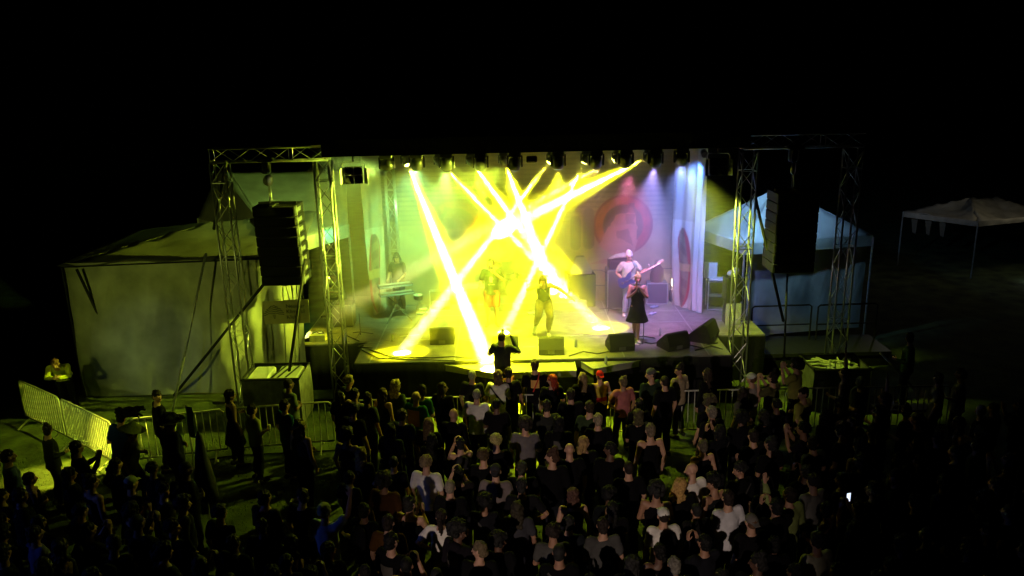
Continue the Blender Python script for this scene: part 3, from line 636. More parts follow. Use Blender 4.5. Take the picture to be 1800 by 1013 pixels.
for k, ((a, b), rz) in enumerate(zip(((777, 607), (888, 623), (970, 625), (1092, 619), (1187, 617), (1240, 602)), (0, .1, -.05, .12, .42, 1.0))):
    p = U(a, b, z=ZD); wedge(p.x, p.y + .25, rz, WL[k], .98 if k < 5 else 1.12)
def cabinet(name, label, cat, c, s, rz=0, edge=None, group=None, cones=0):
    t = thing(name, label, cat, c, rz, group); w_, d_, h_ = s
    MB().rbox((0, 0, h_ / 2), (w_, d_, h_), .015).build('cabinet', BPAINT if edge is None else mat('grey_vinyl', (.12, .12, .14), .6), t)
    MB().box((0, -d_ / 2 - .002, h_ / 2), (w_ - .08, .01, h_ - .08)).build('grille', GRILLE if edge is None else mat('grille_grey', (.07, .07, .1), .7, bump=.4, bscale=200), t)
    if edge:
        mb = MB(); x, z0, z1 = w_ / 2, .012, h_ - .012
        mb.tube([(-x, -d_ / 2 - .004, z0), (x, -d_ / 2 - .004, z0), (x, -d_ / 2 - .004, z1), (-x, -d_ / 2 - .004, z1), (-x, -d_ / 2 - .004, z0)], .014, n=5); mb.build('edge_trim', mat('case_edge', (.65, .65, .68), .35, .5), t)
    return t
cabinet('bass_amplifier', 'tall grey bass speaker cabinet behind the bass player', 'amplifier', (2.98, 21.75, ZD + .005), (.62, .5, 1.12), .05, True)
cabinet('amplifier_head', 'small amplifier head on the tall bass cabinet', 'amplifier', (3.0, 21.78, ZD + 1.13), (.56, .36, .24), .05, None)
p = (3.05, 21.75, ZD + 1.375); MB().tube([(-.3, 0, .03), (-.1, .02, .09), (.1, 0, .12), (.3, .02, .07)], [.05, .11, .12, .06], [.02, .06, .07, .03], side=(0, 1, 0), n=10, cap=1).build('pale_cloth', mat('cloth_white', (.6, .55, .52), .8, bump=.4, bscale=10), None, smooth=True, loc=p, label='pale folded cloth lying on the bass amplifier head', cat='cloth')
cabinet('guitar_amplifier', 'small speaker cabinet with pale edges right of the bass player', 'amplifier', (4.15, 22.05, ZD + .005), (.58, .42, .62), -.05, True)
t = thing('gear_bag', 'dark round topped bag standing on the small pale edged cabinet', 'bag', (4.15, 22.05, ZD + .64))
MB().tube([(0, 0, .0), (0, 0, .15), (.02, 0, .36), (.02, 0, .48)], [.18, .2, .17, .08], [.14, .14, .12, .06], side=(1, 0, 0), n=12, cap=1).build('bag_body', mat('brown_bag', (.06, .03, .02), .7, bump=.5, bscale=14), t, smooth=True)
MB().tube([(-.05, 0, .52), (-.04, 0, .6), (.06, 0, .6), (.08, 0, .52)], .012, n=6).build('strap', STRAP, t)
cabinet('side_fill', 'big dark subwoofer box upstage right of the drums', 'loudspeaker', (1.95, 22.0, ZD + .005), (.8, .6, .95), .08)
t = thing('hooded_speaker', 'hooded grey speaker standing on the big subwoofer', 'loudspeaker', (1.95, 22.0, ZD + .965), .08)
MB().prism([(-.3, -.22), (.3, -.22), (.2, .22), (-.2, .22)], 0, .06).add([(-.33, -.2, .06), (.33, -.2, .06), (.25, .2, .06), (-.25, .2, .06), (-.12, -.05, .46), (.12, -.05, .46), (.1, .1, .46), (-.1, .1, .46)], [(0, 1, 5, 4), (1, 2, 6, 5), (2, 3, 7, 6), (3, 0, 4, 7), (4, 5, 6, 7), (3, 2, 1, 0)]).build('cabinet', mat('speaker_cloth', (.2, .19, .24), .7), t)
# small tripod lamp / warm lamp upstage right
t = thing('warm_floor_lamp', 'warm white lamp shining at the backdrop, right end upstage', 'stage light', (4.62, 22.08, ZD))
MB().lathe([(.05, 0), (.09, .03), (.1, .3), (.07, .36)], n=14).build('housing', DARKMET, t); MB().ball((0, -.1, .62), (.06, .03, .15)).build('bulb', mat('hot_bulb', (1, 1, .9), emit=(1, .93, .62), es=14), t); MB().bar((0, 0, .3), (0, -.03, .62), .015).build('stem', DARKMET, t)
lamp('warm_lamp', 'POINT', (4.62, 21.9, ZD + .62), (0, 0, 0), 14, (1, .85, .5), radius=.05)
# rail behind the stage
t = thing('pipe_rail', 'thin dark two bar rail along the back of the stage', 'railing', (3.4, 22.13, ZD))
MB().bar((-1.4, 0, .98), (2.0, 0, .98), .016).bar((-1.4, 0, .52), (2.0, 0, .52), .014).build('rail_bar', DARKMET, t)
for x in (-1.4, -.2, .95, 1.45, 2.0): MB().bar((x, 0, 0), (x, 0, 1.0), .016).build('rail_post', DARKMET, t)
# drum riser and drums
t = thing('drum_riser', 'low dark riser under the drum kit', 'platform', (.55, 22.0, ZD)); MB().rbox((0, 0, .12), (3.1, 1.0, .22), .01).build('riser_deck', DECK, t)
MB().bar((-1.55, -.505, .22), (1.55, -.505, .22), .012).build('edge_trim', EDGE, t)
ZR = ZD + .235
dk = thing('drum_kit', 'drum kit on the riser, hazed yellow behind the singers', 'drum kit', (.12, 22.0, ZR))
DSH = mat('drum_shell', (.10, .10, .05), .3); DH = mat('drum_head', (.55, .55, .48), .5); CHR = mat('chrome', (.8, .8, .8), .2, 1.0); BRS = mat('brass', (.75, .6, .25), .28, 1.0)
def drum(nm, c, r, h, M, head='front_head'):
    d_ = MB().lathe([(r, -h / 2), (r, h / 2)], c=c, M=M, n=28).build(nm, DSH, dk, smooth=False)
    MB().lathe([(.001, -h / 2 - .006), (r * .96, -h / 2 - .006), (r * .96, h / 2 + .006), (.001, h / 2 + .006)], c=c, M=M, n=28).build('drum_skin', DH if nm != 'bass_drum' else mat('bass_skin', (.2, .2, .08), .5), d_)
    for s in (-1, 1): MB().lathe([(r * .97, s * h / 2 - .015), (r * 1.05, s * h / 2 - .015), (r * 1.05, s * h / 2 + .015), (r * .97, s * h / 2 + .015)], c=c, M=M, n=28).build('hoop', CHR, d_)
RX90 = Matrix.Rotation(R_(90), 3, 'X')
drum('bass_drum', (0, 0, .29), .28, .38, RX90); I3 = Matrix.Rotation(R_(12), 3, 'X')
drum('rack_tom', (-.17, .05, .68), .13, .2, I3); drum('rack_tom', (.16, .05, .68), .14, .22, I3); drum('floor_tom', (-.52, .22, .38), .19, .36, I3); drum('snare_drum', (.42, .3, .5), .17, .14, I3)
for cx_, cy_, cz_, r in ((-.62, .05, .98, .22), (.6, .05, 1.0, .23), (.85, .2, .75, .17), (-.25, .35, 1.1, .2)):
    c_ = MB().lathe([(r, -.004), (r * .3, .012), (.03, .03), (.001, .032)], c=(cx_, cy_, cz_), M=Matrix.Rotation(R_(14), 3, 'X'), n=24).build('cymbal', BRS, dk, smooth=True)
    MB().bar((cx_, cy_ + .02, .3), (cx_, cy_, cz_ + .04), .01).bar((cx_, cy_ + .02, .32), (cx_ - .18, cy_ + .15, .01), .008).bar((cx_, cy_ + .02, .32), (cx_ + .18, cy_ + .12, .01), .008).bar((cx_, cy_ + .02, .32), (cx_, cy_ - .15, .01), .008).build('cymbal_stand', CHR, c_)
# mixer table left of the drums and keyboard set
t = thing('side_table', 'low table with pale gear between keyboard and drums', 'table', (-1.05, 21.6, ZD)); MB().box((0, 0, .72), (.7, .45, .04)).build('table_top', mat('table_top', (.5, .5, .4), .6), t)
for x in (-.3, .3):
    for y in (-.18, .18): MB().bar((x, y, 0), (x, y, .7), .015).build('leg', DARKMET, t)
mx_ = thing('small_mixer', 'small pale mixer on the low table', 'mixer', (-1.05, 21.55, ZD + .742)); MB().rbox((0, 0, .04), (.42, .28, .07), .01).build('housing', mat('mixer', (.6, .6, .55), .4), mx_)
mb = MB(); [mb.lathe([(.008, 0), (.008, .02)], c=(-.18 + .04 * i, -.1 + .05 * j, .076), n=6) for i in range(10) for j in range(5)]; mb.build('knobs', BPLAST, mx_)
t = thing('open_case', 'open equipment case with pale edge bars beside the keyboard', 'case', (-2.05, 21.75, ZD)); MB().box((0, .1, .3), (.55, .04, .56)).build('back_panel', mat('case_panel', (.13, .14, .1), .6), t)
MB().tube([(-.28, -.1, .02), (-.28, -.1, .6), (.28, -.1, .6), (.28, -.1, .02), (-.28, -.1, .02)], .013, n=5).build('edge_trim', mat('case_edge', (.6,) * 3), t); MB().box((0, 0, .2), (.5, .2, .12)).build('rack_unit', mat('rack_unit', (.3, .3, .3), .4), t)
t = thing('keyboard_rig', 'two tier keyboard on a black stand in front of the player', 'keyboard', (-3.18, 20.95, ZD), .35)
for z, y, nm in ((.98, 0, 'upper_keyboard'), (.78, -.12, 'lower_keyboard')):
    k_ = MB().rbox((0, y, z), (.95, .26, .07), .012).build(nm, BPLAST, t); MB().box((0, y + .05, z + .037), (.86, .12, .006)).build('keys', mat('keys', (.4, .4, .45), .4), k_)
    MB().box((0, y - .132, z), (.9, .004, .045)).build('name_strip', mat('kb_strip', (.3, .33, .45), .35), k_)
for s in (-1, 1): MB().tube([(s * .35, -.3, .01), (0, 0, .45), (-s * .3, .05, .76)], .016, n=6).build('stand_leg', DARKMET, t)
MB().bar((0, 0, .4), (0, .05, .95), .02).build('stand_column', DARKMET, t)
t = thing('snare_on_stand', 'small shiny drum standing right of the keyboard', 'drum', (-2.6, 21.2, ZD)); MB().lathe([(.13, .5), (.13, .62)], n=20).build('shell', CHR, t); MB().lathe([(.001, .62), (.125, .622), (.125, .63), (.001, .631)], n=20).build('drum_skin', DH, t)
for k in range(3): MB().bar((0, 0, .5), (.22 * math.cos(k * 2.1), .22 * math.sin(k * 2.1), .01), .009).build('leg', CHR, t)
for k, (a, b, lb) in enumerate(((742, 552, 'pale flat floor box behind the second yellow beam'), (744, 545, 'flat effects pedal near the keyboard player'), (937, 552, 'flat white strip on the floor behind the jumping singer'), (1150, 541, 'small effects pedal right of the bass player'), (1147, 553, 'second effects pedal nearer the singer woman'), (1128, 565, 'white flat pedal beside the singer woman'), (1118, 603, 'white set list sheet at the microphone stand'), (873, 617, 'white paper sheet lying between the floor monitors'))):
    p = U(a, b, z=ZD + .01); q = thing('floor_pedal' if k < 6 else 'paper_sheet', lb, 'pedal' if k < 6 else 'paper', p, .2 * k)
    if k < 6: MB().rbox((0, 0, .03), (.34 if k in (0, 2) else .24, .12, .045), .01).build('housing', mat('pedal_blue', (.35, .4, .6), .35) if k > 2 else mat('pedal_pale', (.65, .68, .6), .35), q); MB().lathe([(.02, 0), (.015, .02)], c=(.05, 0, .054), n=8).build('switch', CHR, q)
    else: MB().slab([(-.13, -.1, .004), (.13, -.1, .004), (.13, .1, .004), (-.13, .1, .004)], .003).build('sheet', mat('paper', (.75, .75, .75), .7), q)
# wings
t = thing('monitor_desk', 'left wing case with a small desk, beside the seated crew member', 'case', (-4.55, 20.6, ZD)); MB().rbox((0, 0, .32), (.55, .5, .62), .015).build('case_body', mat('case_panel2', (.06, .06, .05), .6), t)
MB().tube([(-.27, -.255, .62), (.27, -.255, .62), (.27, -.255, .02)], .014, n=5).build('edge_trim', EDGE, t)
t = thing('pale_case', 'pale box with cables at the far left wing edge', 'case', (-4.98, 19.35, ZD)); MB().rbox((0, 0, .09), (.4, .3, .17), .01).build('box_body', mat('box_pale', (.45, .45, .36), .6, var=.3), t); MB().tube([(-.15, 0, .19), (-.05, .05, .21), (.05, -.06, .2), (.15, 0, .19), (.1, .08, .2)], .014, n=6).build('cable_coil', CABLE, t)
t = thing('rack_case', 'white edged rack case at the right wing', 'case', (5.72, 21.3, ZD), -.1)
MB().box((0, .2, .42), (.55, .03, .8)).box((0, 0, .83), (.58, .45, .03)).box((0, 0, .03), (.58, .45, .03)).box((0, 0, .4), (.55, .42, .02)).build('shelf', mat('case_panel', (.13, .14, .1)), t)
for x in (-.29, .29): MB().bar((x, .22, .02), (x, .22, .83), .015, 6).build('corner_post', mat('case_edge', (.6,) * 3), t)
MB().tube([(-.29, -.225, .03), (-.29, -.225, .83), (.29, -.225, .83), (.29, -.225, .03), (-.29, -.225, .03)], .015, n=6).build('edge_trim', mat('case_edge', (.6,) * 3), t)
t = thing('console_lid', 'upright white console lid on the rack case', 'console', (5.6, 21.3, ZD + .855), -.3); MB().rbox((-.1, .05, .24), (.36, .04, .46), .02).build('lid', mat('console_white', (.62, .64, .66), .4), t); MB().rbox((.1, -.05, .03), (.45, .3, .05), .01).build('console_base', mat('console_white', (.6,) * 3), t)
t = thing('wing_speaker', 'black box speaker standing on a cloth draped stand beside the right tower', 'loudspeaker', (5.75, 20.0, ZD + .62)); MB().rbox((0, 0, .33), (.42, .42, .64), .015).build('cabinet', BPAINT, t); MB().box((0, -.215, .33), (.36, .01, .58)).build('grille', GRILLE, t)
t = thing('draped_stand', 'stand draped with pale crumpled cloth under the black wing speaker', 'stand', (5.75, 20.0, ZD)); 
wall('drape', (-.2, -.2), (.2, -.2), .0, .6, mat('drape', (.45, .45, .42), .8, bump=.5, bscale=10), t, .05, 20, 2, 24, 10); MB().rbox((0, .02, .3), (.36, .34, .6), .01).build('stand_body', BPLAST, t)
t = thing('white_gear', 'crumpled pale cables and cloth on top of the wing speaker', 'cloth', (5.75, 20.05, ZD + 1.28)); MB().ball((0, 0, .06), (.15, .12, .1)).ball((.1, .05, .1), (.09, .08, .12)).build('cloth_heap', mat('cloth_white', (.6,) * 3), t, smooth=True)
# cables on the deck
CG = 'black cables lying on the stage deck'
for lb, pp in (('long black cable along the left stage front edge', ((650, 615), (690, 628), (760, 629), (795, 627), (830, 630))), ('second black cable from the left corner heap', ((630, 612), (665, 630), (720, 632), (800, 634))), ('curling black cable between the middle floor monitors', ((1000, 626), (1025, 618), (1050, 622), (1075, 617))), ('tangled black cable at the right stage corner', ((1210, 606), (1235, 612), (1222, 616), (1250, 609), (1270, 614), (1240, 604), (1262, 603))), ('thin cable beside the microphone stand', ((1134, 602), (1145, 604), (1165, 601))), ('tangled cable heap at the left stage corner', ((610, 590), (632, 600), (618, 606), (645, 603), (628, 610), (655, 612)))):
    cord('stage_cable', lb, [U(a, b, z=ZD + .015 + .012 * (i % 2)) for i, (a, b) in enumerate(pp)], .014, CABLE, 'cable', group=CG)
for k, (a, b) in enumerate(((690, 600), (905, 622), (1012, 610), (1160, 590), (1065, 640))):
    pp = U(a, b, z=ZD + .01 if k < 4 else ZT + .01); bo = MB().lathe([(.03, 0), (.033, .02), (.033, .15), (.012, .19), (.012, .22)], n=12).build('water_bottle', mat('bottle_plastic', (.35, .4, .42), .15), None, True, loc=pp, label='small water bottle standing on the stage floor ' + ('near the left stage corner', 'between the second and third floor monitors', 'right of the middle floor monitor', 'behind the fifth floor monitor', 'at the edge of the right catwalk')[k], cat='bottle', group='water bottles on the stage')
for k, (a, b, L, rz) in enumerate(((720, 590, .5, .2), (830, 600, .4, -.5), (1005, 590, .6, .1), (1080, 590, .35, .8), (1200, 590, .45, -.2), (930, 610, .3, 0))):
    pp = U(a, b, z=ZD + .012); MB().box((0, 0, 0), (L, .05, .002)).build('tape_strip', mat('white_tape', (.6, .6, .58), .6), None, loc=pp, rot=(0, 0, rz), label='short strip of pale tape on the deck ' + ('left of the first beam', 'near the feet of the man in shorts', 'right of the jumping singer', 'near the bright floor spot', 'behind the right floor monitors', 'behind the middle floor monitor')[k], cat='tape', group='tape marks on the deck')
def micstand(p, label, h=1.45, boom=None):
    t = thing('microphone_stand', label, 'microphone stand', p); MB().bar((0, 0, .02), (0, 0, h), .011, 8).build('pole', DARKMET, t)
    for k in range(3): MB().bar((0, 0, .1), (.32 * math.cos(k * 2.094 + .3), .32 * math.sin(k * 2.094 + .3), .012), .011).build('leg', DARKMET, t)
    if boom: MB().bar((0, 0, h), boom, .009).build('boom', DARKMET, t)
    return t
micstand(U(1131, 598, z=ZD), 'microphone stand right of the woman in black dress')
micstand(U(634, 590, z=ZD), 'low microphone stand at the left stage corner', .6)
micstand(U(1070, 548, z=ZD), 'microphone stand beside the subwoofer, hazed yellow', 1.1, (-.25, 0, 1.2))
lamp('wing_green_lamp', 'SPOT', (-4.6, 20.6, 3.7), (-5.6, 22, 3.6), 40, (.1, 1, .35), 90, 1, .05)
# ================================================================= PEOPLE
SKINM = mat('skin', rough=.55, objcol=True, var=.06, vscale=9)
CLOTH = mat('clothing', rough=.95, spec=.12, objcol=True, var=.18, vscale=5, bump=.35, bscale=18)
HAIRM = mat('hair', rough=.7, spec=.25, objcol=True, var=.35, vscale=30, bump=.5, bscale=60)
EYEM = mat('eye_dark', (.02, .015, .01), .2)
WORK = bpy.data.scenes.new('work')
def remesh(mb, voxel, it=4, disp=0., dscale=20, seed=0, dec=None):
    me = mb.mesh('tmp'); o = bpy.data.objects.new('tmp', me); WORK.collection.objects.link(o)
    r = o.modifiers.new('r', 'REMESH'); r.mode = 'VOXEL'; r.voxel_size = voxel; r.use_smooth_shade = True
    if it:
        s = o.modifiers.new('s', 'SMOOTH'); s.factor = .5; s.iterations = it
    if dec:
        d = o.modifiers.new('d', 'DECIMATE'); d.ratio = dec
    WORK.view_layers[0].update(); dg = WORK.view_layers[0].depsgraph; out = bpy.data.meshes.new_from_object(o.evaluated_get(dg))
    bpy.data.objects.remove(o); bpy.data.meshes.remove(me)
    if disp:
        nv = len(out.vertices); co = np.empty(nv * 3, np.float32); out.vertices.foreach_get('co', co); nr = np.empty(nv * 3, np.float32); out.vertex_normals.foreach_get('vector', nr)
        co = co.reshape(-1, 3); nr = nr.reshape(-1, 3); nz_ = np.array([noise.noise(Vector(c) * dscale + Vector((seed, 0, 0))) for c in co.tolist()])
        out.vertices.foreach_set('co', (co + nr * (disp * nz_)[:, None]).astype(np.float32).ravel()); out.update()
    out.shade_smooth(); return out
def V(*a): return Vector(a)
def mirror(p): return V(-p[0], p[1], p[2])
def stance(k):
    L = {}
    if k == 'A': L = dict(kn=[V(-.10, .03, .49), V(.10, .03, .49)], an=[V(-.12, -.01, .085), V(.12, -.01, .085)])
    if k == 'B': L = dict(kn=[V(-.13, .06, .49), V(.08, .02, .49)], an=[V(-.17, .0, .085), V(.10, -.04, .085)])
    if k == 'C': L = dict(kn=[V(-.11, .16, .50), V(.09, -.02, .48)], an=[V(-.12, .12, .085), V(.10, -.2, .10)])
    return L
def arm(kind, s):
    f = lambda a, b, c: V(s * a, b, c)
    T = {'down': (f(.255, -.04, 1.14), f(.255, .05, .90), f(-.05, .12, -1), f(-1, 0, 0), .35),
         'drink': (f(.25, -.02, 1.14), f(.13, .21, 1.14), f(-.35, .9, .15), f(-.9, -.3, 0), .9),
         'fold': (f(.25, .0, 1.16), f(.02, .2, 1.14), f(-1, .1, .1), f(0, -1, 0), .5),
         'phone': (f(.21, .17, 1.27), f(.075, .27, 1.53), f(-.15, .2, 1), f(-1, 0, 0), .6),
         'raise': (f(.33, .07, 1.60), f(.37, .10, 1.86), f(.05, .05, 1), f(0, 1, 0), .1),
         'clap': (f(.23, .12, 1.17), f(.05, .30, 1.32), f(-.1, .3, 1), f(-1, 0, 0), .15),
         'hip': (f(.38, -.08, 1.2), f(.20, .03, 1.04), f(-.8, .5, -.3), f(-1, 0, 0), .5),
         'wave': (f(.40, .06, 1.32), f(.42, .13, 1.58), f(0, .1, 1), f(0, 1, 0), .15),
         'keys': (f(.24, .06, 1.14), f(.18, .33, 1.06), f(-.1, 1, -.1), f(0, 0, -1), .4)}
    return T[kind]
def P_(legs='A', la='down', ra='down', hy=0., hp=0., lean=0., build=1.0):
    st = stance(legs)
    P = dict(pel=V(0, 0, .95), che=V(0, lean * .25, 1.32), nek=V(0, -.015 + lean * .38, 1.47), hd=V(0, .012 + lean * .48, 1.635), hy=hy, hp=hp, b=build,
             sh=[V(-.175, lean * .3 - .01, 1.42), V(.175, lean * .3 - .01, 1.42)], hip=[V(-.09, 0, .93), V(.09, 0, .93)], toe=[V(-.25, 1, 0), V(.25, 1, 0)], **st)
    L, R = arm(la, -1), arm(ra, 1)
    P['el'] = [L[0], R[0]]; P['wr'] = [L[1], R[1]]; P['hdv'] = [L[2], R[2]]; P['pn'] = [L[3], R[3]]; P['cu'] = [L[4], R[4]]
    return P
POSES = {'stand': P_(), 'stand_turn': P_('B', hy=.9), 'drink': P_('B', 'down', 'drink', .2), 'fold': P_('A', 'fold', 'fold'), 'phone': P_('A', 'phone', 'phone', 0, .1),
         'raise': P_('B', 'drink', 'raise', -.1, .15), 'clap': P_('C', 'clap', 'clap', -.15, .1), 'hip': P_('B', 'hip', 'down', .15), 'lean': P_('C', 'drink', 'down', .5, -.25, .25), 'turn': P_('B', 'drink', 'down', -1.25, -.15), 'big': P_('B', 'fold', 'down', 0, 0, 0, 1.17),
         'hold': P_('A', 'down', 'drink', .35, .0), 'keys': P_('A', 'keys', 'keys', 0, -.4, .1), 'walk': P_('C', 'down', 'drink', .4, -.1)}
# the performers face the audience: built facing +Y, then turned round
s = P_('A'); s.update(pel=V(0, 0, .90), che=V(.02, .16, 1.24), nek=V(.02, .25, 1.37), hd=V(.04, .36, 1.50), hp=-.45, hy=-.1, sh=[V(-.165, .17, 1.33), V(.185, .2, 1.33)], el=[V(-.41, .12, 1.19), V(.43, .20, 1.23)], wr=[V(-.62, .22, 1.03), V(.20, .43, 1.36)],
    hdv=[V(-.75, .3, -.6), V(-.8, .3, .35)], pn=[V(0, 0, -1), V(-.3, -.9, 0)], cu=[.12, 1.0], kn=[V(-.13, .16, .50), V(.15, .2, .56)], an=[V(-.10, .02, .09), V(.22, -.07, .24)], toe=[V(-.1, 1, 0), V(.3, .75, -.7)]); POSES['singer'] = s
s = P_('A'); s.update(el=[V(-.32, .08, 1.19), V(.27, -.02, 1.16)], wr=[V(-.10, .19, 1.42), V(.30, .2, 1.08)], hdv=[V(.75, .1, .65), V(.3, 1, .1)], pn=[V(.3, -.9, 0), V(-1, 0, 0)], cu=[1.0, .5], hp=-.1); POSES['rapper'] = s
s = P_('B'); s.update(el=[V(-.34, .06, 1.20), V(.31, -.06, 1.17)], wr=[V(-.42, .27, 1.33), V(.17, .19, 1.03)], hdv=[V(-.4, .3, .8), V(-.9, .4, -.2)], pn=[V(.6, -.6, 0), V(0, -1, 0)], cu=[.9, .6], hp=-.15, hy=.1); POSES['bassist'] = s
s = P_('A'); s.update(el=[V(-.24, .1, 1.17), V(.25, .1, 1.16)], wr=[V(-.06, .21, 1.41), V(.05, .22, 1.38)], hdv=[V(.3, .0, 1), V(-.3, .0, 1)], pn=[V(1, 0, 0), V(-1, 0, 0)], cu=[1.0, 1.0], hp=-.1, kn=[V(-.03, .05, .5), V(.07, .03, .5)], an=[V(-.02, .10, .085), V(.05, -.05, .085)]); POSES['dress_singer'] = s
s = P_('A'); s.update(el=[V(-.30, .05, 1.22), V(.34, .10, 1.28)], wr=[V(-.05, .26, 1.50), V(.16, .20, 1.62)], hdv=[V(.5, .2, .9), V(-.25, .2, 1)], pn=[V(1, 0, 0), V(-1, 0, 0)], cu=[.7, .7], hy=-.1); POSES['filming'] = s
s = P_('B', 'fold', 'fold', 0, -.35, .9); s.update(pel=V(0, 0, .95), che=V(0, .3, 1.22), nek=V(0, .42, 1.33), hd=V(0, .55, 1.44), sh=[V(-.18, .34, 1.29), V(.18, .34, 1.29)], el=[V(-.24, .52, 1.10), V(.24, .52, 1.10)], wr=[V(-.05, .66, 1.12), V(.06, .62, 1.13)]); POSES['steward'] = s
s = P_('A'); s.update(pel=V(0, 0, .62), che=V(0, .12, .95), nek=V(0, .16, 1.08), hd=V(0, .22, 1.24), hp=-.3, sh=[V(-.18, .13, 1.03), V(.18, .13, 1.03)], el=[V(-.26, .18, .80), V(.26, .18, .80)], wr=[V(-.15, .42, .82), V(.12, .42, .82)], hip=[V(-.09, 0, .6), V(.09, 0, .6)], kn=[V(-.14, .42, .58), V(.14, .42, .58)], an=[V(-.14, .42, .12), V(.14, .38, .12)]); POSES['seated'] = s
def lerp(a, b, t): return a + (b - a) * t
def torso(P, g=0.0, low=.07):
    p, c, n = P['pel'], P['che'], P['nek']; b = P['b']; dz = V(0, 0, -1)
    pts = [p + dz * low, p, lerp(p, c, .35), lerp(p, c, .75), c, lerp(c, n, .6), n]
    return pts, [x * b + g for x in (.150, .162, .142, .158, .168, .125, .062)], [x * b + g for x in (.105, .112, .098, .112, .108, .082, .058)]
def side_of(P): return (P['sh'][1] - P['sh'][0])
def hand(mb, w, d, pn, cu, s):
    d = d.normalized(); sd, up, d = frame(d, pn.cross(d) if abs(pn.normalized().dot(d)) < .95 else None); pn = (pn - d * pn.dot(d)).normalized(); sd = d.cross(pn)
    mb.tube([w - d * .01, w + d * .045, w + d * .09], [.024, .038, .04], [.019, .017, .014], side=sd, n=10, cap=1)
    for k, (o, L) in enumerate(((-.031, .062), (-.0105, .075), (.0105, .08), (.031, .07))):
        r = w + d * .088 + sd * o; fan = sd * o * 3.2 * (1 - cu * .8); a = cu * .9; q = r
        pts = [q]
        for j, l in enumerate((.42, .33, .25)):
            a2 = a * (j + 1) * .75; q = q + ((d * math.cos(a2) + pn * math.sin(a2)) + fan * .35).normalized() * L * l; pts.append(q)
        mb.tube(pts, [.0092, .0088, .0082, .0072], n=7, cap=1)
    sgn = -1 if s < 0 else 1
    t0 = w + d * .03 + sd * .03 * sgn; mb.tube([t0, t0 + (d * .5 + sd * .75 * sgn).normalized() * .035 + pn * .01 * cu, t0 + (d * .8 + sd * .6 * sgn).normalized() * .062 + pn * .03 * cu], [.0135, .011, .009], n=7, cap=1)
def headM(P): return Matrix.Translation(P['hd']) @ Matrix.Rotation(P['hy'], 4, 'Z') @ Matrix.Rotation(P['hp'], 4, 'X')
def body_mb(P):
    mb = MB(); sv = side_of(P); pts, a, b = torso(P); mb.tube(pts, a, b, side=sv, n=18, cap=1)
    H = headM(P); H3 = H.to_3x3()
    B = lambda c, r: mb.ball(H @ V(*c), r, M=H3)
    B((0, -.012, .022), (.076, .094, .092)); B((0, .02, -.03), (.062, .073, .088)); B((0, .036, -.082), (.043, .045, .034)); B((0, .078, .018), (.05, .018, .011)); B((0, .088, -.066), (.022, .012, .008))
    B((-.04, .06, -.03), (.022, .026, .02)); B((.04, .06, -.03), (.022, .026, .02))
    mb.tube([H @ V(0, .09, .012), H @ V(0, .114, -.03)], [.008, .014], n=8, cap=1)
    for s in (-1, 1): B((s * .079, -.006, -.012), (.011, .021, .032))
    mb.tube([P['nek'] - V(0, 0, .05), lerp(P['nek'], H @ V(0, -.01, -.06), .5), H @ V(0, -.008, -.05)], [.07, .056, .056], n=14, cap=1)
    for i, s in ((0, -1), (1, 1)):
        S, E, W = P['sh'][i], P['el'][i], P['wr'][i]
        mb.tube([lerp(P['che'], S, .3), S], [.09, .062], [.08, .058], n=12, cap=1)
        mb.tube([S, lerp(S, E, .35), E, lerp(E, W, .3), W], [.056, .05, .039, .041, .026], n=12, cap=1)
        hand(mb, W, P['hdv'][i], P['pn'][i], P['cu'][i], s)
        h, k, a_ = P['hip'][i], P['kn'][i], P['an'][i]
        mb.tube([h, lerp(h, k, .4), k, lerp(k, a_, .35), lerp(k, a_, .8), a_], [.088, .08, .055, .055, .037, .036], n=12, cap=1)
        t = P['toe'][i].normalized(); mb.tube([a_ - t * .05 - V(0, 0, .04), a_ + t * .05 - V(0, 0, .045), a_ + t * .16 - V(0, 0, .055)], [.036, .042, .034], [.032, .03, .02], side=V(0, 0, 1).cross(t), n=10, cap=1)
    return mb
CACHE = {}
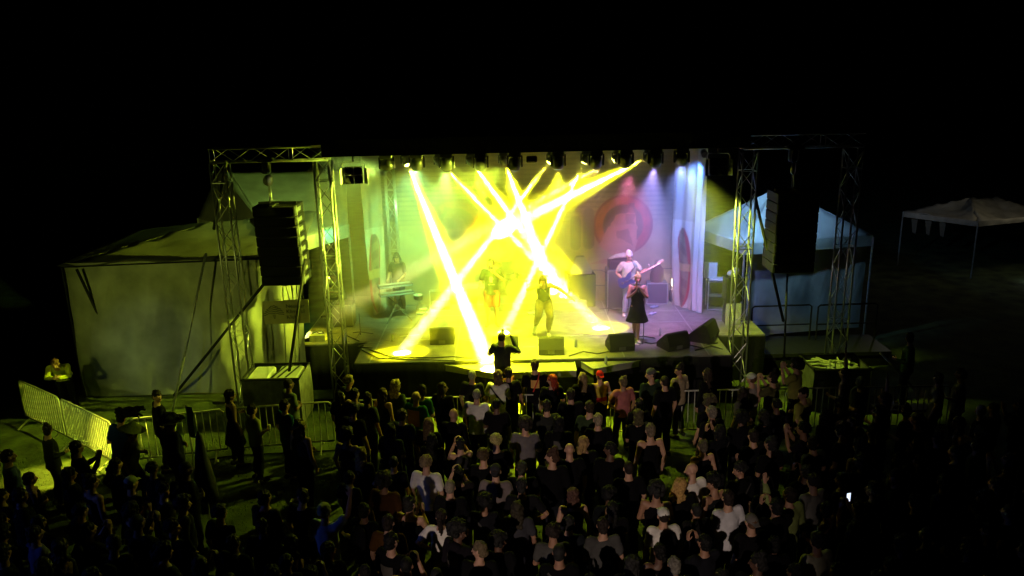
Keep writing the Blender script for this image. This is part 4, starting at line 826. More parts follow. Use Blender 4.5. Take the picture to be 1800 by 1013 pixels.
def part_mesh(kind, pose):
    key = (kind, pose)
    if key in CACHE: return CACHE[key]
    P = POSES[pose]; sv = side_of(P); mb = MB(); sd = len(CACHE)
    if kind == 'body': me = remesh(body_mb(P), .0095, 3)
    elif kind in ('tee', 'tank', 'long', 'dress', 'hoodie'):
        g = {'tank': .012, 'dress': .012}.get(kind, .022); pts, a, b = torso(P, g, .03 if kind == 'tank' else .10)
        if kind in ('tank', 'dress'): pts, a, b = pts[:-1], a[:-1], b[:-1]
        else: a[-1] += .0; b[-1] += .0; pts = pts[:-1] + [lerp(pts[-2], pts[-1], .75)]; a[-1] = .078; b[-1] = .070
        if kind not in ('tank', 'dress'): a[0] += .015; b[0] += .02; a[2] += .02; b[2] += .02
        if kind == 'dress':
            p = P['pel']; pts = [p + V(.0, 0, -.42), p + V(0, 0, -.25)] + pts[1:]; a = [.30, .23] + a[1:]; b = [.22, .18] + b[1:]
        mb.tube(pts, a, b, side=sv, n=18, cap=0)
        for i in (0, 1):
            S, E, W = P['sh'][i], P['el'][i], P['wr'][i]
            if kind in ('tee', 'long', 'hoodie'):
                mb.tube([lerp(P['che'], S, .3), S], [.105, .077], [.095, .072], n=12, cap=1)
                if kind == 'tee': mb.tube([S, lerp(S, E, .62)], [.073, .070], n=12, cap=1)
                else: mb.tube([S, lerp(S, E, .5), E, lerp(E, W, .5), lerp(E, W, .93)], [.073, .065, .056, .052, .040], n=12, cap=1)
            else: mb.tube([lerp(P['che'], S, .45), lerp(P['nek'], S, .45)], [.05, .025], n=10, cap=1)
        if kind == 'hoodie': mb.ball(P['nek'] + V(0, -.07, -.01), (.11, .07, .07))
        me = remesh(mb, .012, 3, .012, 9, sd)
    elif kind in ('pants', 'shorts', 'skirt', 'baggy'):
        p = P['pel']; b_ = P['b']
        mb.tube([p + V(0, 0, .06), p, p - V(0, 0, .09)], [.158 * b_, .178 * b_, .165 * b_], [.116 * b_, .128 * b_, .125 * b_], side=sv, n=16, cap=1)
        if kind == 'skirt': mb.tube([p, p - V(0, 0, .2), p - V(0, 0, .5)], [.18, .21, .25], [.13, .17, .21], side=sv, n=18)
        for i in (0, 1):
            h, k, a_ = P['hip'][i], P['kn'][i], P['an'][i]
            if kind == 'pants': mb.tube([h, lerp(h, k, .4), k, lerp(k, a_, .4), lerp(k, a_, .92)], [.102, .094, .073, .072, .064], n=12, cap=0)
            if kind == 'baggy': mb.tube([h, lerp(h, k, .45), k, lerp(k, a_, .3), lerp(k, a_, .6), lerp(k, a_, .85)], [.112, .108, .092, .085, .068, .055], n=12, cap=0)
            if kind == 'shorts': mb.tube([h, lerp(h, k, .5), lerp(h, k, .95)], [.108, .108, .10], n=12, cap=0)
        me = remesh(mb, .013, 3, .014, 8, sd)
    elif kind in ('shoe0', 'shoe1'):
        for i in (int(kind[-1]),):
            a_, t = P['an'][i], P['toe'][i].normalized(); mb.tube([a_ - t * .06 - V(0, 0, .038), a_ + t * .05 - V(0, 0, .045), a_ + t * .18 - V(0, 0, .052)], [.044, .049, .042], [.046, .038, .03], side=V(0, 0, 1).cross(t), n=10, cap=1)
        me = remesh(mb, .011, 2)
    CACHE[key] = me; return me
def head_mesh(kind):
    if kind in CACHE: return CACHE[kind]
    mb = MB(); r = random.Random(len(kind) * 7 + 1); vox, dsp, ds = .009, .018, 34
    if kind in ('short', 'long', 'pony', 'bun', 'dreads', 'bob'): mb.ball((0, -.022, .036), (.084, .098, .090)); mb.ball((0, -.05, -.02), (.074, .066, .075))
    if kind == 'buzz': mb.ball((0, -.018, .032), (.080, .096, .088)); mb.ball((0, -.04, -.015), (.072, .068, .06)); dsp = .002
    if kind == 'long':
        mb.tube([V(0, -.05, .0), V(0, -.085, -.14), V(0, -.105, -.32)], [.09, .10, .075], [.05, .042, .025], side=V(1, 0, 0), n=14, cap=1)
        for s in (-1, 1): mb.tube([V(s * .075, -.01, .03), V(s * .088, -.01, -.08), V(s * .095, -.03, -.2)], [.022, .026, .018], n=8, cap=1)
        dsp = .02; ds = 22
    if kind == 'bob':
        mb.tube([V(0, -.045, .0), V(0, -.06, -.12)], [.098, .105], [.06, .055], side=V(1, 0, 0), n=14, cap=1); mb.ball((0, -.02, .05), (.098, .105, .09)); dsp = .028; ds = 26
    if kind == 'pony': mb.tube([V(0, -.11, .04), V(0, -.16, .0), V(0, -.155, -.12), V(0, -.13, -.22)], [.024, .034, .03, .012], n=10, cap=1)
    if kind == 'bun': mb.ball((0, -.07, .13), (.045, .045, .04))
    if kind == 'dreads':
        for k in range(26):
            a = r.uniform(-2.6, 2.6) + math.pi * 1.5; x, y = .075 * math.cos(a), -.02 + .085 * math.sin(a)
            if y > .04: continue
            L = r.uniform(.18, .36); mb.tube([V(x, y, .05), V(x * 1.35, y * 1.25, -.05), V(x * 1.35 + r.uniform(-.02, .02), y * 1.3, -L)], [.014, .013, .009], n=7, cap=1)
        dsp = .006; vox = .008
    if kind in ('curly', 'afro'):
        R0 = .035 if kind == 'curly' else .05; mb.ball((0, -.02, .04), (.09, .1, .09))
        for k in range(90):
            u = V(r.gauss(0, 1), r.gauss(0, 1), r.gauss(.3, 1)).normalized()
            if u.y > .35 and u.z < .45: continue
            if u.z < -.55: continue
            q = V(0, -.02, .035) + V(u.x * .085, u.y * .095, u.z * .085) * (1 if kind == 'curly' else 1.25); mb.ball(q, R0 * r.uniform(.5, .9), nu=8, nv=6)
        dsp = .012; ds = 60
    if kind in ('curlylong',):
        for k in range(150):
            z = r.uniform(-.2, .12); a = r.uniform(math.pi * .95, math.pi * 2.05) if z < .05 else r.uniform(0, 6.3); w_ = .085 + .035 * max(0, -z * 5); w_ = min(w_, .13) * (1 if z < .05 else math.sqrt(max(.1, 1 - ((z - .03) / .11) ** 2)))
            mb.ball((w_ * math.cos(a), -.02 + w_ * 1.05 * math.sin(a), z), r.uniform(.02, .036), nu=8, nv=6)
        mb.ball((0, -.025, .035), (.09, .1, .09)); mb.tube([V(0, -.05, .0), V(0, -.07, -.16)], [.085, .1], [.05, .05], side=V(1, 0, 0)); dsp = .016; ds = 45
    if kind == 'capfront' or kind == 'capback':
        s = 1 if kind == 'capfront' else -1
        mb.ball((0, -.012, .05), (.088, .104, .082)); mb.tube([V(0, s * .05 - .012, .045), V(0, s * .165 - .012, .032 if s > 0 else .015)], [.075, .05], [.007, .006], side=V(1, 0, 0), n=14, cap=0); mb.ball((0, -.01, .134), .008); dsp = .002; vox = .008
    if kind == 'beanie': mb.ball((0, -.02, .045), (.09, .106, .10)); mb.tube([V(0, -.015, .005), V(0, -.018, .045)], [.092, .094], [.108, .11], side=V(1, 0, 0), n=18); mb.ball((0, -.06, .1), (.06, .06, .05)); dsp = .008; ds = 25
    if kind == 'bucket': mb.tube([V(0, -.01, .02), V(0, -.01, .075), V(0, -.01, .135)], [.15, .095, .08], [.16, .11, .09], side=V(1, 0, 0), n=20); dsp = .004
    if kind == 'cone': mb.tube([V(0, -.01, .02), V(0, -.01, .035), V(0, -.01, .19)], [.25, .24, .02], side=V(1, 0, 0), n=24); dsp = .004; vox = .01
    if kind == 'bighat': mb.tube([V(0, -.01, .03), V(0, -.01, .05)], [.24, .23], side=V(1, 0, 0), n=22); mb.ball((0, -.02, .08), (.15, .16, .11)); dsp = .03; ds = 14
    if kind == 'feather':
        for k in range(26):
            q = V(r.uniform(-.1, .3), r.uniform(-.1, .05), r.uniform(.03, .17)); mb.tube([q * .4, q, q + V(r.uniform(.05, .14), 0, r.uniform(-.08, .04))], [.03, .035, .012], n=7, cap=1)
        mb.ball((0, -.02, .05), (.09, .1, .09)); dsp = .02; ds = 25
    if kind == 'hood': mb.ball((0, -.03, .025), (.105, .115, .115)); mb.tube([V(0, -.04, -.04), V(0, -.06, -.14)], [.09, .11], [.08, .08], side=V(1, 0, 0)); dsp = .01; ds = 14
    if kind == 'visor_glasses': mb.tube([V(-.075, .0, .085), V(-.04, .07, .10), V(.04, .07, .10), V(.075, .0, .085)], .008, n=6, cap=1).ball((-.035, .075, .10), (.026, .01, .018)).ball((.035, .075, .10), (.026, .01, .018)); dsp = 0; vox = .006
    CACHE[kind] = remesh(mb, vox, 2, dsp, ds, 1); return CACHE[kind]
HATS = ('capfront', 'capback', 'beanie', 'bucket', 'cone', 'bighat', 'feather', 'hood')
SK = {'l': (.45, .26, .18), 'm': (.32, .17, .11), 'd': (.11, .055, .035)}
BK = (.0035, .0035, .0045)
def person(loc, rz, pose, label, top=('tee', BK), legs=('pants', (.012, .013, .02)), hair=('short', (.02, .012, .008)), skin='l', sc=1.0, mir=False, group='people watching the concert', hat=None, face=False, shoes=(.03, .03, .03), extra=None):
    t = thing('person', label, 'person', loc, rz, group, scale=(-sc if mir else sc, sc, sc))
    put('body', part_mesh('body', pose), SKINM, t, color=SK[skin])
    nm = {'tee': 'shirt', 'tank': 'tank_top', 'long': 'jacket', 'hoodie': 'hooded_jacket', 'dress': 'dress'}[top[0]]
    put(nm, part_mesh(top[0], pose), CLOTH, t, color=top[1])
    if legs: put({'pants': 'trousers', 'baggy': 'baggy_trousers'}.get(legs[0], legs[0]), part_mesh(legs[0], pose), CLOTH, t, color=legs[1])
    if shoes:
        for q in '01': put('shoe', part_mesh('shoe' + q, pose), CLOTH, t, color=shoes)
    P = POSES[pose]; H = headM(P); eu = H.to_euler()
    if hair: put('hair', head_mesh(hair[0]), HAIRM, t, loc=H.translation, rot=eu, color=hair[1]).scale = (1.0, 1.06, 1.07)
    if hat: put({'capfront': 'cap', 'capback': 'cap', 'beanie': 'beanie', 'hood': 'hood', 'visor_glasses': 'sunglasses'}.get(hat[0], 'hat'), head_mesh(hat[0]), CLOTH, t, loc=H.translation, rot=eu, color=hat[1])
    if face:
        for s_ in (-1, 1): MB().ball(H @ V(s_ * .03, .081, -.002), (.012, .008, .007)).build('eye', EYEM, t)
        MB().ball(H @ V(0, .096, -.067), (.018, .006, .004)).build('mouth', mat('lips', (.25, .08, .07), .5), t)
    if extra: extra(t, P)
    return t
SC0 = V(.6, 20, 0)
def face_to(p, tgt=SC0): return math.atan2(-(tgt[0] - p[0]), tgt[1] - p[1])
# extras carried on clothing
def panel(col, w_, h_, zc=1.24, name='back_print', off=-.148, strap=None):
    def f(t, P):
        n = 8; vs = [(w_ * (i / n - .5), off + .1 * (i / n - .5) ** 2 - .0 * j, zc + h_ * (j - .5)) for j in (0, 1) for i in range(n + 1)]
        o = MB().add(vs, [(i, i + 1, n + 2 + i, n + 1 + i) for i in range(n)]).build(name, mat('print_' + name + str(col), col, .7), t); md = o.modifiers.new('s', 'SOLIDIFY'); md.thickness = .004
        if strap: MB().tube([V(-.04, off - .008, zc - .16), V(.06, off - .012, zc + .1), V(.09, off + .05, zc + .24)], .012, .004, side=(1, 0, 0), n=6).build('strap', mat('red_strap', strap, .6), t)
    return f
def backpack(col):
    def f(t, P): put('backpack', _bp(), CLOTH, t, loc=(0, -.19, 1.22), color=col)
    return f
def _bp():
    if 'bp' not in CACHE: CACHE['bp'] = remesh(MB().tube([V(0, 0, -.2), V(0, -.02, -.1), V(0, -.02, .1), V(0, 0, .2)], [.12, .14, .14, .11], [.06, .09, .08, .05], side=(1, 0, 0), n=14, cap=1), .014, 3, .012, 12)
    return CACHE['bp']
def strap_band(col):
    def f(t, P): MB().tube([V(-.15, -.1, 1.42), V(0, -.155, 1.25), V(.15, -.12, 1.05)], .02, .006, side=(0, 0, 1), n=6).build('shoulder_strap', mat('strap' + str(col), col, .7), t)
    return f
def cup(t, P):
    w_ = P['wr'][1] + P['hdv'][1].normalized() * .08; MB().lathe([(.03, -.06), (.04, .07)], c=w_, n=14).build('cup', mat('plastic_cup', (.6, .6, .55), .3), t)
TW_, GR, LB, WH = (.22, .17, .10), (.07, .08, .06), (.35, .45, .6), (.62, .60, .58)
BL, BR, DK, GY, RD, BK2 = (.35, .26, .12), (.10, .05, .025), (.015, .01, .008), (.22, .2, .18), (.22, .03, .015), (.02, .022, .02)
# ---------------------------------------------------------------- performers
SP0 = 'performers on the stage'
def on_deck(px_, py_): p = U(px_, py_, z=ZD); return V(p.x, p.y, ZD + .012)
q = on_deck(957, 590)
def necklace(t, P): MB().tube([V(-.07, .26, 1.36), V(-.02, .31, 1.2), V(.06, .28, 1.35)], .006, n=6).build('necklace', BRS, t)
person(q, math.pi, 'singer', 'singer in black tank top and baggy trousers jumping, leaning over the microphone', ('tank', (.012, .012, .014)), ('baggy', (.25, .19, .12)), ('dreads', (.06, .035, .02)), 'm', 1.03, group=SP0, face=True, shoes=(.6, .6, .62), extra=necklace)
q2 = on_deck(866, 573)
def skullprint(t, P): MB().ball((0, .138, 1.27), (.05, .008, .06)).ball((0, .134, 1.19), (.035, .008, .03)).box((0, .13, 1.12), (.16, .012, .015)).build('chest_print', mat('white_print', (.6, .65, .6), .7), t)
person(q2, math.pi, 'rapper', 'man in black printed shirt and red shorts singing into a raised microphone', ('tee', (.02, .03, .02)), ('shorts', (.28, .08, .06)), ('buzz', DK), 'l', 1.04, group=SP0, hat=('capback', (.03, .03, .03)), face=True, shoes=(.06, .06, .05), extra=skullprint)
q3 = on_deck(1104, 556)
def shades(t, P):
    H = headM(P); MB().box(H @ V(-.032, .09, .002), (.045, .02, .028), M=H.to_3x3().to_4x4()).box(H @ V(.032, .09, .002), (.045, .02, .028), M=H.to_3x3().to_4x4()).build('sunglasses', BPLAST, t)
FLOR = mat('floral_cloth', rough=.8)
def _fl():
    N, L = FLOR.node_tree.nodes, FLOR.node_tree.links; vo = N.new('ShaderNodeTexVoronoi'); vo.inputs['Scale'].default_value = 9; tc = N.new('ShaderNodeTexCoord'); nz = N.new('ShaderNodeTexNoise'); nz.inputs['Scale'].default_value = 8
    ad = N.new('ShaderNodeVectorMath'); L.new(tc.outputs['Object'], nz.inputs['Vector']); L.new(tc.outputs['Object'], ad.inputs[0]); L.new(nz.outputs['Color'], ad.inputs[1]); L.new(ad.outputs[0], vo.inputs['Vector'])
    cr = N.new('ShaderNodeValToRGB'); cr.color_ramp.interpolation = 'CONSTANT'; e = cr.color_ramp.elements; e[0].position = 0; e[0].color = (.03, .07, .12, 1); e[1].position = .30; e[1].color = (.42, .44, .32, 1)
    e2 = e.new(.16); e2.color = (.15, .4, .25, 1); L.new(vo.outputs['Distance'], cr.inputs[0]); L.new(cr.outputs[0], N['Principled BSDF'].inputs['Base Color'])
_fl()
b_ = person(q3, math.pi + .1, 'bassist', 'bass player in pale cap, flowered shirt and light trousers', ('tee', WH), ('pants', (.38, .4, .45)), ('buzz', (.4, .38, .35)), 'l', 1.03, group=SP0, hat=('beanie', (.5, .5, .52)), face=True, shoes=(.6, .6, .45), extra=shades)
for c_ in kids(b_):
    if c_.name.startswith('shirt'):
        c_.data = c_.data.copy(); c_.data.materials.clear(); c_.data.materials.append(FLOR)
# bass guitar (local frame of the player, turned to face the audience)
g = thing('bass_guitar', 'dark blue bass guitar held by the man in flowered shirt', 'bass guitar', q3, math.pi + .1, scale=(1.03,) * 3)
def gp(u, v_): # u along neck direction, v across; body at hip
    o = V(.10, .205, 1.04); dx = V(-.80, .10, .44).normalized(); dy = V(.48, 0, .88); return o + dx * u + dy * v_
out = [(-.24, .04), (-.2, .14), (-.08, .13), (.0, .09), (.1, .15), (.2, .17), (.16, .07), (.12, .0), (.14, -.08), (.2, -.12), (.12, -.16), (.0, -.11), (-.1, -.15), (-.2, -.15), (-.26, -.06)]
nrm = V(0, 1, 0); n = len(out); vs = [gp(a, b) for a, b in out] + [gp(a, b) + nrm * .045 for a, b in out]
bm = MB().add(vs, [tuple(range(n)), tuple(reversed(range(n, 2 * n)))] + [(i, n + i, n + (i + 1) % n, (i + 1) % n) for i in range(n)]); bm.build('guitar_body', mat('blue_lacquer', (.03, .05, .16), .2), g)
MB().tube([gp(.1, 0) + nrm * .05, gp(.88, 0) + nrm * .045], .022, .012, side=(0, 0, 1), n=8).build('neck', mat('maple', (.5, .36, .22), .4), g)
MB().tube([gp(.87, 0) + nrm * .045, gp(.93, .02) + nrm * .045, gp(1.06, .015) + nrm * .045], [.03, .05, .035], [.012, .01, .01], side=(0, 0, 1), n=8).build('headstock', mat('maple', (.5,) * 3), g)
MB().box(gp(-.02, 0) + nrm * .052, (.09, .02, .03)).box(gp(-.14, 0) + nrm * .052, (.05, .02, .06)).build('pickup', CHR, g)
mb = MB(); [mb.bar(gp(-.16, k * .009 - .014) + nrm * .064, gp(.95, k * .007 - .01) + nrm * .062, .0018, 4) for k in range(4)]; mb.build('strings', CHR, g)
MB().tube([gp(.2, .15), V(-.12, .15, 1.36), V(-.08, -.06, 1.5), V(.1, -.16, 1.3), gp(-.24, .0)], .025, .004, side=(0, 0, 1), n=6).build('strap', STRAP, g)
q4 = on_deck(1119, 600)
person(q4, math.pi - .1, 'dress_singer', 'blond woman in short black flared dress singing with both hands at the microphone', ('dress', (.006, .006, .008)), None, ('bun', (.5, .38, .16)), 'l', .97, group=SP0, face=True, shoes=(.5, .5, .5))
def mic(base, rz, a, b, lb, s=1.0):
    t = thing('microphone', lb, 'microphone', base, rz, 'handheld microphones', scale=(s,) * 3); a, b = V(*a), V(*b)
    MB().tube([a, b], [.011, .016], n=10, cap=1).build('handle', BPLAST, t); MB().ball(b + (b - a).normalized() * .02, .026).build('mic_head', mat('mic_mesh', (.35, .35, .35), .4, .8), t)
mic(q, math.pi, (.23, .50, 1.27), (.10, .47, 1.40), 'microphone at the mouth of the jumping singer', 1.03)
mic(q2, math.pi, (-.08, .28, 1.42), (-.02, .16, 1.56), 'microphone held by the man in red shorts', 1.04)
mic(q4, math.pi - .1, (.0, .30, 1.38), (.0, .17, 1.54), 'microphone in the hands of the woman in black dress', .97)
person(on_deck(704, 548), math.pi - .25, 'keys', 'keyboard player with long dark hair behind the two tier keyboard', ('tee', (.05, .04, .03)), ('pants', (.10, .09, .12)), ('long', (.03, .015, .01)), 'l', .97, group=SP0, face=True, shoes=(.5, .5, .55))
person(V(-4.75, 21.35, ZD + .005), math.pi - .9, 'seated', 'seated crew member with dark cap at the left wing desk', ('tee', (.02, .03, .05)), ('pants', BK), ('buzz', DK), 'm', 1.0, group='crew', hat=('capfront', (.06, .06, .05)))
st = thing('stool', 'small black stool under the seated crew member', 'stool', (-4.75, 21.35, ZD + .003)); MB().lathe([(.17, .46), (.18, .49), (.001, .5)], n=18).build('seat', BPLAST, st)
for k in range(4): MB().bar((.1 * math.cos(k * 1.57), .1 * math.sin(k * 1.57), .46), (.2 * math.cos(k * 1.57), .2 * math.sin(k * 1.57), .01), .012).build('leg', DARKMET, st)
# ---------------------------------------------------------------- crowd, one entry per person
USED = []
def C(px_, py_, pose, label, top=('tee', BK), hair=('short', DK), legs=('pants', (.012, .013, .02)), h=1.75, dy=0., skin='l', hat=None, mir=False, extra=None, z=0., yaw=0., face=False, **k):
    sc = h / 1.755; p = U(px_, py_, z=h + z); rz = face_to(p) + yaw
    hd = POSES[pose]['hd']; off = Matrix.Rotation(rz, 3, 'Z') @ V(hd.x * (-1 if mir else 1), hd.y, 0) * sc; p = V(p.x - off.x, p.y - off.y, z)
    USED.append(p); return person(p, rz, pose, label, top, legs, hair, skin, sc, mir, hat=hat, extra=extra, face=face, **k)
b0 = U(882, 600, Y=16.15)
t = thing('small_case', 'black case the filming man stands on', 'case', (b0.x, 16.25, 0)); MB().rbox((0, 0, .28), (.8, .5, .55), .02).build('case_body', BPLAST, t); MB().tube([(-.4, -.25, .55), (.4, -.25, .55), (.4, .25, .55), (-.4, .25, .55), (-.4, -.25, .55)], .012, n=5).build('edge_trim', STEEL, t)
FM = V(b0.x, 16.25, .56); USED.append(FM)
person(FM, face_to(FM), 'filming', 'bald man raised above the crowd filming the stage with a phone', ('long', (.03, .035, .03)), hair=('buzz', (.05, .04, .03)), sc=1.02)
t = thing('phone', 'phone held up by the filming man', 'phone', FM + V(.02, .33, 1.68)); MB().rbox((0, 0, 0), (.075, .012, .15), .004).build('case', BPLAST, t); MB().box((0, -.008, 0), (.066, .002, .138)).build('screen', mat('phone_screen_dim', (.02, .02, .02), .1, emit=(.5, .6, .1), es=.25), t)
